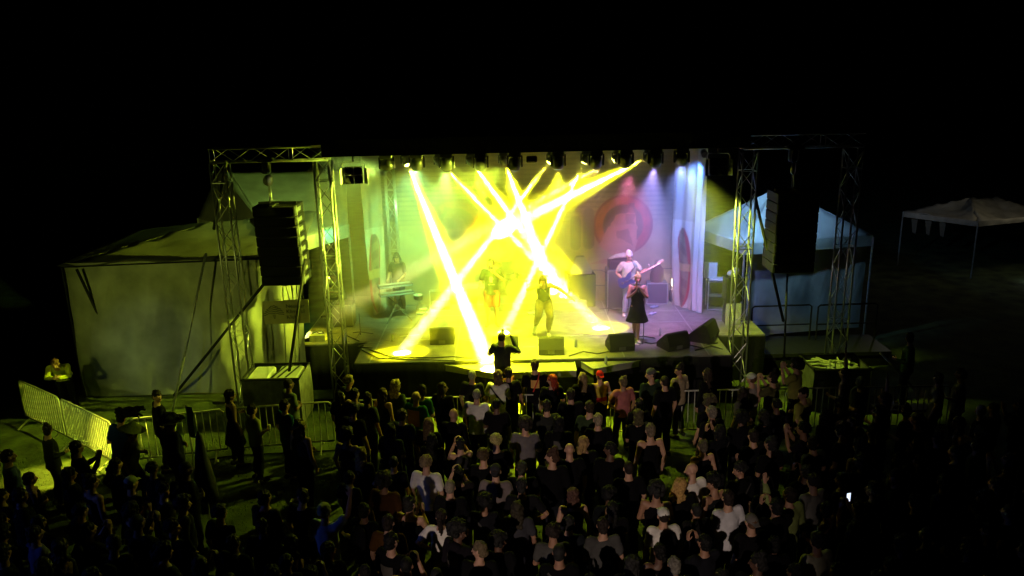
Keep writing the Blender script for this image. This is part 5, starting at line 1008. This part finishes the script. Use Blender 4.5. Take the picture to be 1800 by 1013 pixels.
LN = [
 (613, 661, 'stand', 'person with wavy hair edged green, right behind the left stage tower foot', ('tee', BK2), ('curly', (.25, .2, .08))),
 (598, 688, 'stand', 'dark haired person in black left of the man in tan jacket', ('tee', BK), ('long', DK)),
 (623, 683, 'big', 'broad man in tan jacket seen from behind, left of centre', ('long', (.30, .20, .12)), ('short', DK)),
 (645, 690, 'stand_turn', 'shadowed person between the tan jacket man and the long haired woman', ('tee', (.05, .06, .03)), ('short', DK)),
 (673, 683, 'stand', 'person with straight dark hair and dark vest, left of the curly blond', ('tank', (.03, .03, .035)), ('long', (.02, .012, .01))),
 (696, 670, 'drink', 'woman with long curly blond hair lit green, before the stage skirt', ('tee', (.04, .06, .03)), ('curlylong', (.4, .33, .12))),
 (740, 677, 'turn', 'dark haired man in profile behind the bald man with orange print', ('tee', (.02, .08, .04)), ('short', DK)),
 (778, 673, 'stand_turn', 'woman with dark hair over her shoulders, left of the man with grey hair', ('long', BK), ('long', (.03, .02, .012))),
 (830, 650, 'stand', 'tall man with pale hair in dark printed shirt at the front row', ('tee', BK2), ('buzz', (.4, .38, .3))),
 (838, 684, 'stand', 'man with short grey hair in a white shirt, left of the mother', ('tee', WH), ('buzz', (.22, .2, .18))),
 (894, 646, 'stand', 'dark haired head rimmed with light just below the filming man', ('tee', BK), ('short', DK)),
 (970, 659, 'turn', 'woman with straight red hair, right of the printed black shirt', ('tee', BK), ('long', (.25, .03, .015))),
 (1003, 683, 'stand', 'dark person in front of the long brown haired woman', ('tee', BK), ('short', DK)),
 (1024, 655, 'drink', 'woman with long light brown hair before the right catwalk corner', ('long', BK), ('long', (.2, .14, .07))),
 (1095, 662, 'hip', 'woman with curly bunched hair, pale collar and pink shirt', ('tee', (.35, .12, .12)), ('bun', (.12, .09, .05))),
 (1194, 642, 'turn', 'woman with tied black hair looking left in a beige top', ('long', (.30, .24, .16)), ('bun', (.015, .012, .01))),
 (1243, 648, 'stand', 'woman with long dark hair at the right stage corner', ('long', BK), ('long', (.03, .02, .015))),
 (1246, 697, 'stand', 'person with bushy brown hair behind the grey haired man, right of centre', ('tee', BK), ('afro', (.06, .05, .03))),
 (1251, 714, 'stand', 'man with short grey hair in black, right of centre', ('tee', BK), ('short', (.16, .14, .11))),
 (961, 703, 'stand', 'person with smooth dark hair in black, centre front', ('long', BK2), ('short', DK)),
 (1036, 705, 'big', 'large person in dark green shirt before the right catwalk', ('tee', (.03, .05, .02)), ('short', (.03, .02, .01))),
 (1051, 727, 'stand', 'man with short light hair in black shirt, centre right', ('tee', BK), ('short', (.22, .18, .12))),
 (1122, 721, 'drink', 'person with brown bob hair left of the glasses man', ('tee', BK), ('bob', (.07, .06, .03))),
 (1168, 661, 'stand', 'person in dark cap right of the backwards cap man', ('tee', BK), ('buzz', DK)),
 (923, 736, 'curl', 'curly dark haired woman with patterned shawl, centre', ('tee', (.12, .11, .12)), ('afro', (.02, .016, .012))),
 (753, 735, 'stand', 'woman with long light brown hair behind the orange print', ('tee', BK), ('long', (.16, .11, .06))),
 (797, 718, 'stand', 'person in black hood left of the white shirt man', ('hoodie', BK), None),
 (707, 719, 'stand', 'person in black shirt with blue patch, left of centre', ('tee', (.012, .015, .03)), ('short', (.05, .04, .03))),
 (872, 764, 'fold', 'person with frizzy hair glowing yellow green at its edge', ('tee', BK), ('curly', (.3, .26, .1))),
 (635, 786, 'stand', 'woman with long blond hair on the grass, left of centre', ('long', BK), ('long', (.3, .24, .12))),
 (749, 802, 'stand', 'man with messy light brown hair in a white shirt', ('tee', WH), ('curly', (.2, .15, .08))),
 (791, 844, 'fold', 'balding man in black jacket beside the white shirt', ('long', BK), ('buzz', (.2, .17, .13))),
 (675, 834, 'stand', 'dark bushy haired person in orange brown top', ('tee', (.07, .03, .01)), ('afro', (.02, .018, .012))),
 (682, 905, 'stand', 'shadowed person with an orange lit back, lower left of centre', ('tee', (.09, .04, .01)), ('short', DK)),
 (465, 862, 'big', 'broad shadowed man with short hair, lower left', ('long', BK2), ('short', DK)),
 (530, 860, 'turn', 'shadowed person turned sideways left of the pale beanie', ('tee', BK), ('short', (.04, .03, .02))),
 (850, 790, 'drink', 'curly haired woman holding a pale cup', ('tee', BK), ('curly', (.06, .04, .02))),
 (917, 811, 'fold', 'dark haired person left of the bearded man', ('tee', BK), ('short', (.03, .03, .02))),
 (1001, 779, 'stand', 'bald man in black shirt with gleaming scalp', ('tee', BK), None),
 (1027, 768, 'turn', 'blond woman with glasses pushed up, leaning to the bald man', ('long', BK), ('long', (.3, .2, .08))),
 (1105, 811, 'stand', 'man with short black hair and bare neck in black shirt', ('tee', BK), ('buzz', DK)),
 (1216, 814, 'turn', 'bald man in white shirt looking left', ('tee', WH), None),
 (1197, 845, 'turn', 'woman with curly golden hair in black, beside the bald man in white', ('tee', BK), ('curlylong', (.42, .26, .09))),
 (1007, 860, 'stand', 'woman with brown hair and bare pink back', ('tank', BK), ('bob', (.08, .04, .03))),
 (909, 881, 'stand', 'woman with long dark hair and pale arm straps, lower centre', ('tee', (.04, .04, .05)), ('long', (.03, .025, .015))),
 (1060, 910, 'drink', 'dark haired woman in striped dark top, lower centre', ('tee', (.06, .06, .06)), ('short', DK)),
 (972, 922, 'fold', 'shadowed person in patterned dark shirt, lower centre', ('tee', (.07, .07, .07)), ('curly', DK)),
 (842, 953, 'turn', 'fair man turned half round near the lower edge, left of centre', ('tee', BK), ('short', (.12, .09, .05))),
 (1185, 979, 'stand', 'grey haired head at the lower edge, right of centre', ('tee', BK), ('short', (.14, .13, .11))),
 (1235, 774, 'stand', 'woman with tied hair and bare neck in black, right of centre', ('tank', BK), ('bun', (.07, .06, .04))),
 (775, 896, 'hip', 'dark haired woman in white shirt at the lower edge', ('tee', WH), ('pony', DK)),
 (1280, 862, 'drink', 'man with black hair in pale grey white shirt, lower right', ('tee', (.5, .5, .55)), ('short', DK)),
 (1437, 938, 'stand', 'dark haired person in pale shirt edged green, lower right', ('tee', (.5, .5, .4)), ('curly', (.02, .02, .015))),
 (1388, 857, 'raise', 'person with one side lit green beside the grey shirt, lower right', ('long', (.2, .25, .08)), ('short', DK)),  # green side light put into the whole jacket colour
 (1430, 835, 'stand', 'person in grey shirt with light collar, lower right', ('tee', (.2, .2, .2)), ('curly', (.03, .025, .02))),
 (1580, 797, 'stand_turn', 'face edged dim green with rounded shoulder, right side', ('long', (.10, .11, .05)), ('short', DK)),
 (1718, 770, 'stand_turn', 'person in checked shirt standing apart at the far right', ('long', (.12, .12, .1)), ('short', DK)),
 (1660, 835, 'stand_turn', 'dim rimmed head and shoulder left of the far right pair', ('tee', (.08, .08, .08)), ('short', DK)),
 (1752, 840, 'drink', 'dim person at the far right below the checked shirt', ('tee', (.08, .08, .07)), ('short', DK)),
 (1358, 655, 'phone', 'woman in profile holding something up, left of the curly photographer', ('tee', (.08, .08, .03)), ('short', DK)),
 (1400, 633, 'phone', 'photographer with bushy hair and yellow lit shirt front', ('tee', (.25, .25, .06)), ('afro', (.02, .02, .015))),  # yellow stage light put into the shirt colour
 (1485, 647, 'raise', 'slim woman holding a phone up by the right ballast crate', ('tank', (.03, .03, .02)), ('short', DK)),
 (1412, 682, 'turn', 'person with yellow lit chest looking left by the barrier', ('tee', (.35, .35, .08)), ('short', DK)),  # shirt colour stands for the yellow light on the chest
 (1513, 663, 'turn', 'dim yellow lit head right of the slim woman', ('tee', BK2), ('short', (.2, .2, .08))),
 (1306, 681, 'stand_turn', 'woman with long dark hair below the white cap', ('tee', (.06, .06, .05)), ('long', DK)),
 (1324, 755, 'drink', 'man with rimmed short hair in black, right of centre', ('tee', BK), ('short', DK)),
 (1430, 768, 'stand_turn', 'dark person with a thin green edge, right middle', ('tee', (.05, .06, .04)), ('short', DK)),
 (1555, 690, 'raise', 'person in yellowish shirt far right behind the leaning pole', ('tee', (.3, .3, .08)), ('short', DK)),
 (1595, 712, 'turn', 'dim face right of the leaning pole', ('tee', BK), ('short', DK)),
 (1650, 655, 'stand_turn', 'slim dim person standing far right', ('tee', (.1, .1, .1)), ('short', DK)),
 (1690, 648, 'drink', 'dim person with bright hands at the far right', ('tee', (.12, .12, .1)), ('short', DK)),
 (1725, 712, 'turn', 'pale blurred head in the dark at the far right', ('tee', BK), ('buzz', (.3, .3, .3))),
 (275, 687, 'turn', 'dark man standing at the barrier left of the yellow strap', ('tee', BK), ('short', DK)),
 (404, 686, 'drink', 'dark figure in long robe before the barrier, left', ('dress', BK), ('bob', DK)),
 (507, 666, 'fold', 'bearded man in pale shirt before the ballast crate', ('tee', (.2, .24, .18)), ('buzz', (.05, .04, .03))),
 (82, 746, 'turn', 'dark woman with a bunched up scarf, far left', ('long', BK2), ('bun', DK)),
 (134, 775, 'clap', 'dark figure raising a bottle, far left', ('long', BK), ('short', DK)),
 (13, 791, 'stand', 'person in blue lit jacket at the left edge', ('long', (.10, .14, .4)), ('short', DK)),  # blue light painted in as the jacket colour
 (60, 925, 'stand', 'person in striped bluish shirt, bottom left corner', ('tee', (.10, .10, .2)), ('short', DK)),
 (1143, 950, 'none', '', None, None)]
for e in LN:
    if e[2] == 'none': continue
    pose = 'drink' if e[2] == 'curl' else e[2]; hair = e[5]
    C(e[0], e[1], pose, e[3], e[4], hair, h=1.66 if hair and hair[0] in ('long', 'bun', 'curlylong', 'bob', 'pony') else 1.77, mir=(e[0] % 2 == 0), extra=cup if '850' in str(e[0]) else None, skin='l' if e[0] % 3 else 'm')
C(731, 688, 'stand', 'bald man in green shirt with an orange printed back', ('tee', (.02, .12, .05)), None, extra=panel((.55, .22, .02), .27, .34))
C(940, 632, 'stand', 'dark haired man in black shirt with orange back print and red strap', ('tee', BK), ('short', (.03, .02, .012)), h=1.85, extra=panel((.6, .33, .10), .17, .17, 1.28, strap=(.4, .01, .01)))
mo = C(875, 652, 'hold', 'mother with a bob and white top carrying a small child', ('tee', WH), ('bob', (.08, .05, .03)), h=1.72, extra=strap_band((.02, .02, .02)))
# small child on her arm
POSES['child'] = dict(POSES['seated']); POSES['child'].update(wr=[V(-.1, .3, .95), V(.1, .3, .95)], kn=[V(-.16, .2, .45), V(.16, .2, .45)], an=[V(-.16, .12, .2), V(.16, .12, .2)])
mp = mo.location
person(V(mp.x + .27, mp.y + .12, .83), face_to(mp) + .9, 'child', 'small child with dark hair in red brown top carried by the mother', ('tee', (.16, .05, .04)), ('pants', (.03, .03, .05)), ('short', (.03, .02, .015)), sc=.62, group=None, shoes=(.2, .2, .2))
C(1054, 652, 'stand', 'youngster in red cap worn backwards and yellow top', ('tank', (.45, .35, .05)), ('buzz', BR), h=1.6, hat=('capback', (.5, .02, .02)), extra=panel((.4, .01, .015), .26, .1, 1.10, 'red_band'))
C(1144, 648, 'turn', 'man in backwards cap and dark green shirt looking right', ('tee', (.02, .035, .02)), ('buzz', DK), h=1.8, hat=('capback', (.1, .1, .1)), mir=True)
C(1143, 745, 'stand', 'broad man in black tank top with glasses pushed up on short hair', ('tank', BK), ('short', (.14, .11, .07)), h=1.82, hat=('visor_glasses', (.05, .05, .05)))
C(970, 790, 'turn', 'bearded man with topknot in black, looking right', ('long', BK), ('bun', (.05, .025, .015)), h=1.85, mir=True, extra=lambda t, P: MB().ball(headM(P) @ V(0, .05, -.085), (.052, .05, .045)).build('beard', mat('beard', (.03, .015, .01), .8), t))
C(871, 816, 'stand', 'man in dark cap and grey shirt seen from behind, lower centre', ('tee', (.16, .13, .13)), ('buzz', DK), h=1.8, hat=('capback', (.03, .03, .035)))
C(1166, 893, 'stand', 'person in white cap and white shirt with black backpack', ('tee', WH), ('buzz', DK), h=1.75, hat=('capfront', (.65, .65, .6)), extra=backpack(BK))
C(1321, 904, 'stand', 'person in patterned camouflage cap, lower right', ('tee', BK), ('buzz', BR), hat=('capback', (.14, .13, .12)), skin='l')
C(1321, 656, 'stand', 'man in white and green cap with grey shirt, right', ('tee', (.3, .26, .25)), ('buzz', BR), hat=('capfront', (.6, .65, .6)))
C(570, 885, 'raise', 'person in pale beanie and light blue shirt raising an open hand', ('tee', LB), ('buzz', BR), h=1.8, hat=('beanie', (.35, .36, .28)))
C(527, 738, 'big', 'broad person in yellowish cap and dark vest on the grass', ('tank', (.03, .05, .05)), ('long', DK), h=1.84, hat=('capback', (.3, .24, .08)), skin='m')
C(500, 703, 'stand', 'person in dark teal shirt in front of the bearded man', ('tee', (.01, .05, .06)), ('short', DK), h=1.7)
C(443, 711, 'drink', 'person with yellow lit shirt holding a cup before the barrier, left', ('tee', (.35, .38, .12)), ('short', DK), h=1.62, extra=cup)  # yellow light on the shirt is painted into its colour
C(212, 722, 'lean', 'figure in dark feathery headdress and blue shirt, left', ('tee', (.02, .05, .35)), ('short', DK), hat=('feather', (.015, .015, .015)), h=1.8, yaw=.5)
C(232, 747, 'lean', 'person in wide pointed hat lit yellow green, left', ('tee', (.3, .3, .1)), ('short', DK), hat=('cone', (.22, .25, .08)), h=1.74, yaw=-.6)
C(299, 731, 'big', 'person in huge dark round hat, left', ('long', (.02, .02, .06)), ('short', DK), hat=('bighat', (.03, .03, .03)), h=1.8)
C(229, 838, 'stand', 'person in pale cap in the shadows, left', ('tee', BK), ('buzz', DK), hat=('capfront', (.35, .4, .35)))
C(1600, 585, 'turn', 'person in green striped shirt standing raised at the right', ('long', (.05, .10, .03)), ('short', DK), z=.5, h=1.7)
rp = USED[-1]; t = thing('bench', 'low dark bench under the person in green striped shirt', 'bench', (rp.x, rp.y, 0)); MB().box((0, 0, .47), (1.2, .35, .05)).build('seat', DARKMET, t)
for s_ in (-1, 1): MB().box((s_ * .5, 0, .22), (.05, .3, .44)).build('leg', DARKMET, t)
p = U(97, 640, z=1.44); rz = face_to(p, V(-8.8, 12, 0)); off = Matrix.Rotation(rz, 3, 'Z') @ V(0, .55, 0); loc = V(p.x - off.x, p.y - off.y, 0); USED.append(loc)
def vest(t, P):
    MB().tube([V(-.20, -.02, .98), V(0, -.13, 1.0), V(.2, -.02, .98), V(.19, .13, .97), V(0, .17, .95), V(-.19, .13, .97), V(-.2, -.02, .98)], .022, .005, side=(0, 0, 1), n=6).build('reflective_band', mat('reflective', (.5, .5, .5), .3, .3), t)
person(loc, rz, 'steward', 'steward in yellow safety jacket leaning on the barrier at the far left', ('long', (.6, .62, .05)), hair=('short', BR), extra=vest, group='crew')
# folded parasol
p = U(348, 758, z=2.0); t = thing('folded_parasol', 'dark folded parasol standing pointed among the left crowd', 'parasol', (p.x, p.y, 0)); MB().bar((0, 0, 0), (0, 0, 1.95), .018).build('pole', STEEL, t)
MB().tube([V(0, 0, .75), V(0, 0, 1.1), V(0, 0, 1.9), V(0, 0, 2.0)], [.2, .17, .05, .01], n=14).build('folded_canopy', CLOTH if False else mat('parasol_cloth', (.015, .015, .02), .8, bump=.5, bscale=10), t, smooth=True)
p = U(326, 712, z=1.95); t = thing('green_flag', 'pale green folded flag lit beside the round hat', 'flag', (p.x, p.y, 0)); MB().bar((0, 0, 0), (0, 0, 1.95), .012).build('pole', STEEL, t)
wall('flag_cloth', (0, 0), (.13, -.05), 1.3, 1.92, mat('flag_green', (.2, .4, .2), .6), t, .05, 20, 1, 16, 12)
# a glowing phone in the dark crowd
p = U(1491, 874, z=1.5); t = thing('phone', 'small bright phone screen glowing in the dark crowd at right', 'phone', p, .3); MB().rbox((0, 0, 0), (.075, .012, .15), .004).build('case', BPLAST, t); MB().box((0, -.008, 0), (.066, .002, .138)).build('screen', mat('phone_screen', (.1, .1, .1), .1, emit=(.7, .8, 1), es=1.6), t)
C(1510, 880, 'phone', 'dark person holding the glowing phone, lower right', ('tee', BK), ('short', DK), h=1.7)
# the rest of the crowd in the dark
LM = [(598,688,'tan jacket man'),(696,670,'curly blond woman'),(731,688,'orange printed back'),(778,673,'woman with dark loose hair'),(838,684,'grey haired man in white'),(875,652,'mother with child'),(940,632,'man with red strap'),(970,659,'red haired woman'),(1024,655,'long brown haired woman'),
(1054,652,'red cap youngster'),(1095,662,'pink shirt woman'),(1144,648,'backwards cap man'),(1194,642,'beige top woman'),(1251,714,'grey haired man in black'),(1051,727,'light haired man'),(1143,745,'tank top man'),(635,786,'long blond woman on grass'),(749,802,'messy haired man in white'),
(675,834,'orange brown top person'),(570,885,'pale beanie person'),(775,896,'white shirt woman'),(871,816,'grey shirt man in cap'),(970,790,'bearded man'),(1001,779,'bald man in black'),(1027,768,'blond woman with glasses'),(1105,811,'black shirt man with bare neck'),(1216,814,'bald man in white'),(1197,845,'golden curly hair'),
(1166,893,'white cap'),(1007,860,'bare pink back'),(909,881,'long dark hair with arm straps'),(842,953,'fair man at lower edge'),(1280,862,'pale shirt man at right'),(1321,904,'camouflage cap'),(1388,857,'green lit side person'),(1437,938,'green edged pale shirt'),(1491,874,'glowing phone'),(1580,797,'green edged rounded shoulder'),
(1718,770,'checked shirt person'),(1660,835,'dim rimmed head'),(1400,633,'bushy haired photographer'),(1485,647,'slim woman with phone'),(1321,656,'white and green cap'),(1600,585,'green striped shirt'),(1555,690,'yellowish shirt'),(1725,712,'pale blurred head'),(1430,768,'green edged dark person'),
(527,738,'yellowish cap'),(443,711,'yellow lit shirt'),(275,687,'man at the left barrier'),(299,731,'huge round hat'),(232,747,'wide pointed hat'),(212,722,'feathery headdress'),(134,775,'raised bottle'),(13,791,'blue lit jacket'),(60,925,'striped bluish shirt'),(229,838,'pale cap at left'),(465,862,'broad shadowed man'),(97,640,'safety jacket steward')]
LMW = [(U(a, b, z=1.7), n) for a, b, n in LM]; SEEN = set()
HN = dict(short='short hair', long='long hair', curly='curly hair', buzz='cropped hair', bob='bobbed hair', pony='ponytail', bun='hair bun', afro='bushy hair'); TN = dict(tee='dark shirt', long='dark jacket', hoodie='dark hooded top', tank='dark tank top')
def name_fill(p, hs, tk):
    for q_, n in sorted(LMW, key=lambda c: (c[0].xy - p.xy).length):
        d = p - q_; L = d.xy.length
        dn = ('behind and ' if d.y < -.45 and abs(d.x) > .45 else 'beyond and ' if d.y > .45 and abs(d.x) > .45 else '') + ('left of' if d.x < 0 else 'right of') if abs(d.x) > .35 else ('behind' if d.y < 0 else 'beyond')
        for lb in ('shadowed person with %s and %s, %s the %s' % (HN[hs], TN[tk], dn, n),):
            if lb not in SEEN and len(lb.split()) <= 16: SEEN.add(lb); return lb
    return 'shadowed concertgoer in the dark crowd'
rnd = random.Random(21); made = 0; tries = 0
PS = ['stand', 'stand', 'fold', 'drink', 'stand_turn', 'fold', 'hip', 'phone', 'big', 'turn', 'clap']
HS = ['short', 'long', 'curly', 'buzz', 'bob', 'pony', 'bun', 'afro']
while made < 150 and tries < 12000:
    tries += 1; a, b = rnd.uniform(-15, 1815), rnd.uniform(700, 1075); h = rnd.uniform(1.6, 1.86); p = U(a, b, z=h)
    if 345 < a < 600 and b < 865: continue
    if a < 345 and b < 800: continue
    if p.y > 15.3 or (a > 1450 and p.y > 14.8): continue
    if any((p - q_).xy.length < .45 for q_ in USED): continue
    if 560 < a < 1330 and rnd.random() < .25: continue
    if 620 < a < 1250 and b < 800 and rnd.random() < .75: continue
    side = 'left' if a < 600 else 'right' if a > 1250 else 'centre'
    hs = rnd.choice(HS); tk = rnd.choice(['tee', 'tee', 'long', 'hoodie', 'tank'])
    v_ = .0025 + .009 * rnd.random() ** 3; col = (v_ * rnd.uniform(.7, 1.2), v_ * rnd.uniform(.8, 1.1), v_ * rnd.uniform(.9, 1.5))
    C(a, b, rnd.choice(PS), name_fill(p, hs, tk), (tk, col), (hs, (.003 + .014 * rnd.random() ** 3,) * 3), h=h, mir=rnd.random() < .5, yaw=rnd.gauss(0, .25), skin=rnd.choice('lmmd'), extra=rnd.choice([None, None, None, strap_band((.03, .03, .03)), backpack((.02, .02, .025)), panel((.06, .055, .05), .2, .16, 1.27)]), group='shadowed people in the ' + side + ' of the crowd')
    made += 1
# litter on the grass
rnd = random.Random(9)
for k in range(14):
    x, y = rnd.uniform(-9, -3.5), rnd.uniform(13.4, 15.2); q_ = V(x, y, .035); c_ = MB().lathe([(.028, -.05), (.04, .05)], n=10, M=Matrix.Rotation(R_(90), 3, 'X')).build('paper_cup', mat('litter_cup', (.5, .5, .4), .6), None, loc=q_, rot=(0, 0, rnd.random() * 6), label='crushed pale paper cup lying on the lit grass', cat='litter', group='crushed cups on the grass')

bpy.data.scenes.remove(WORK)
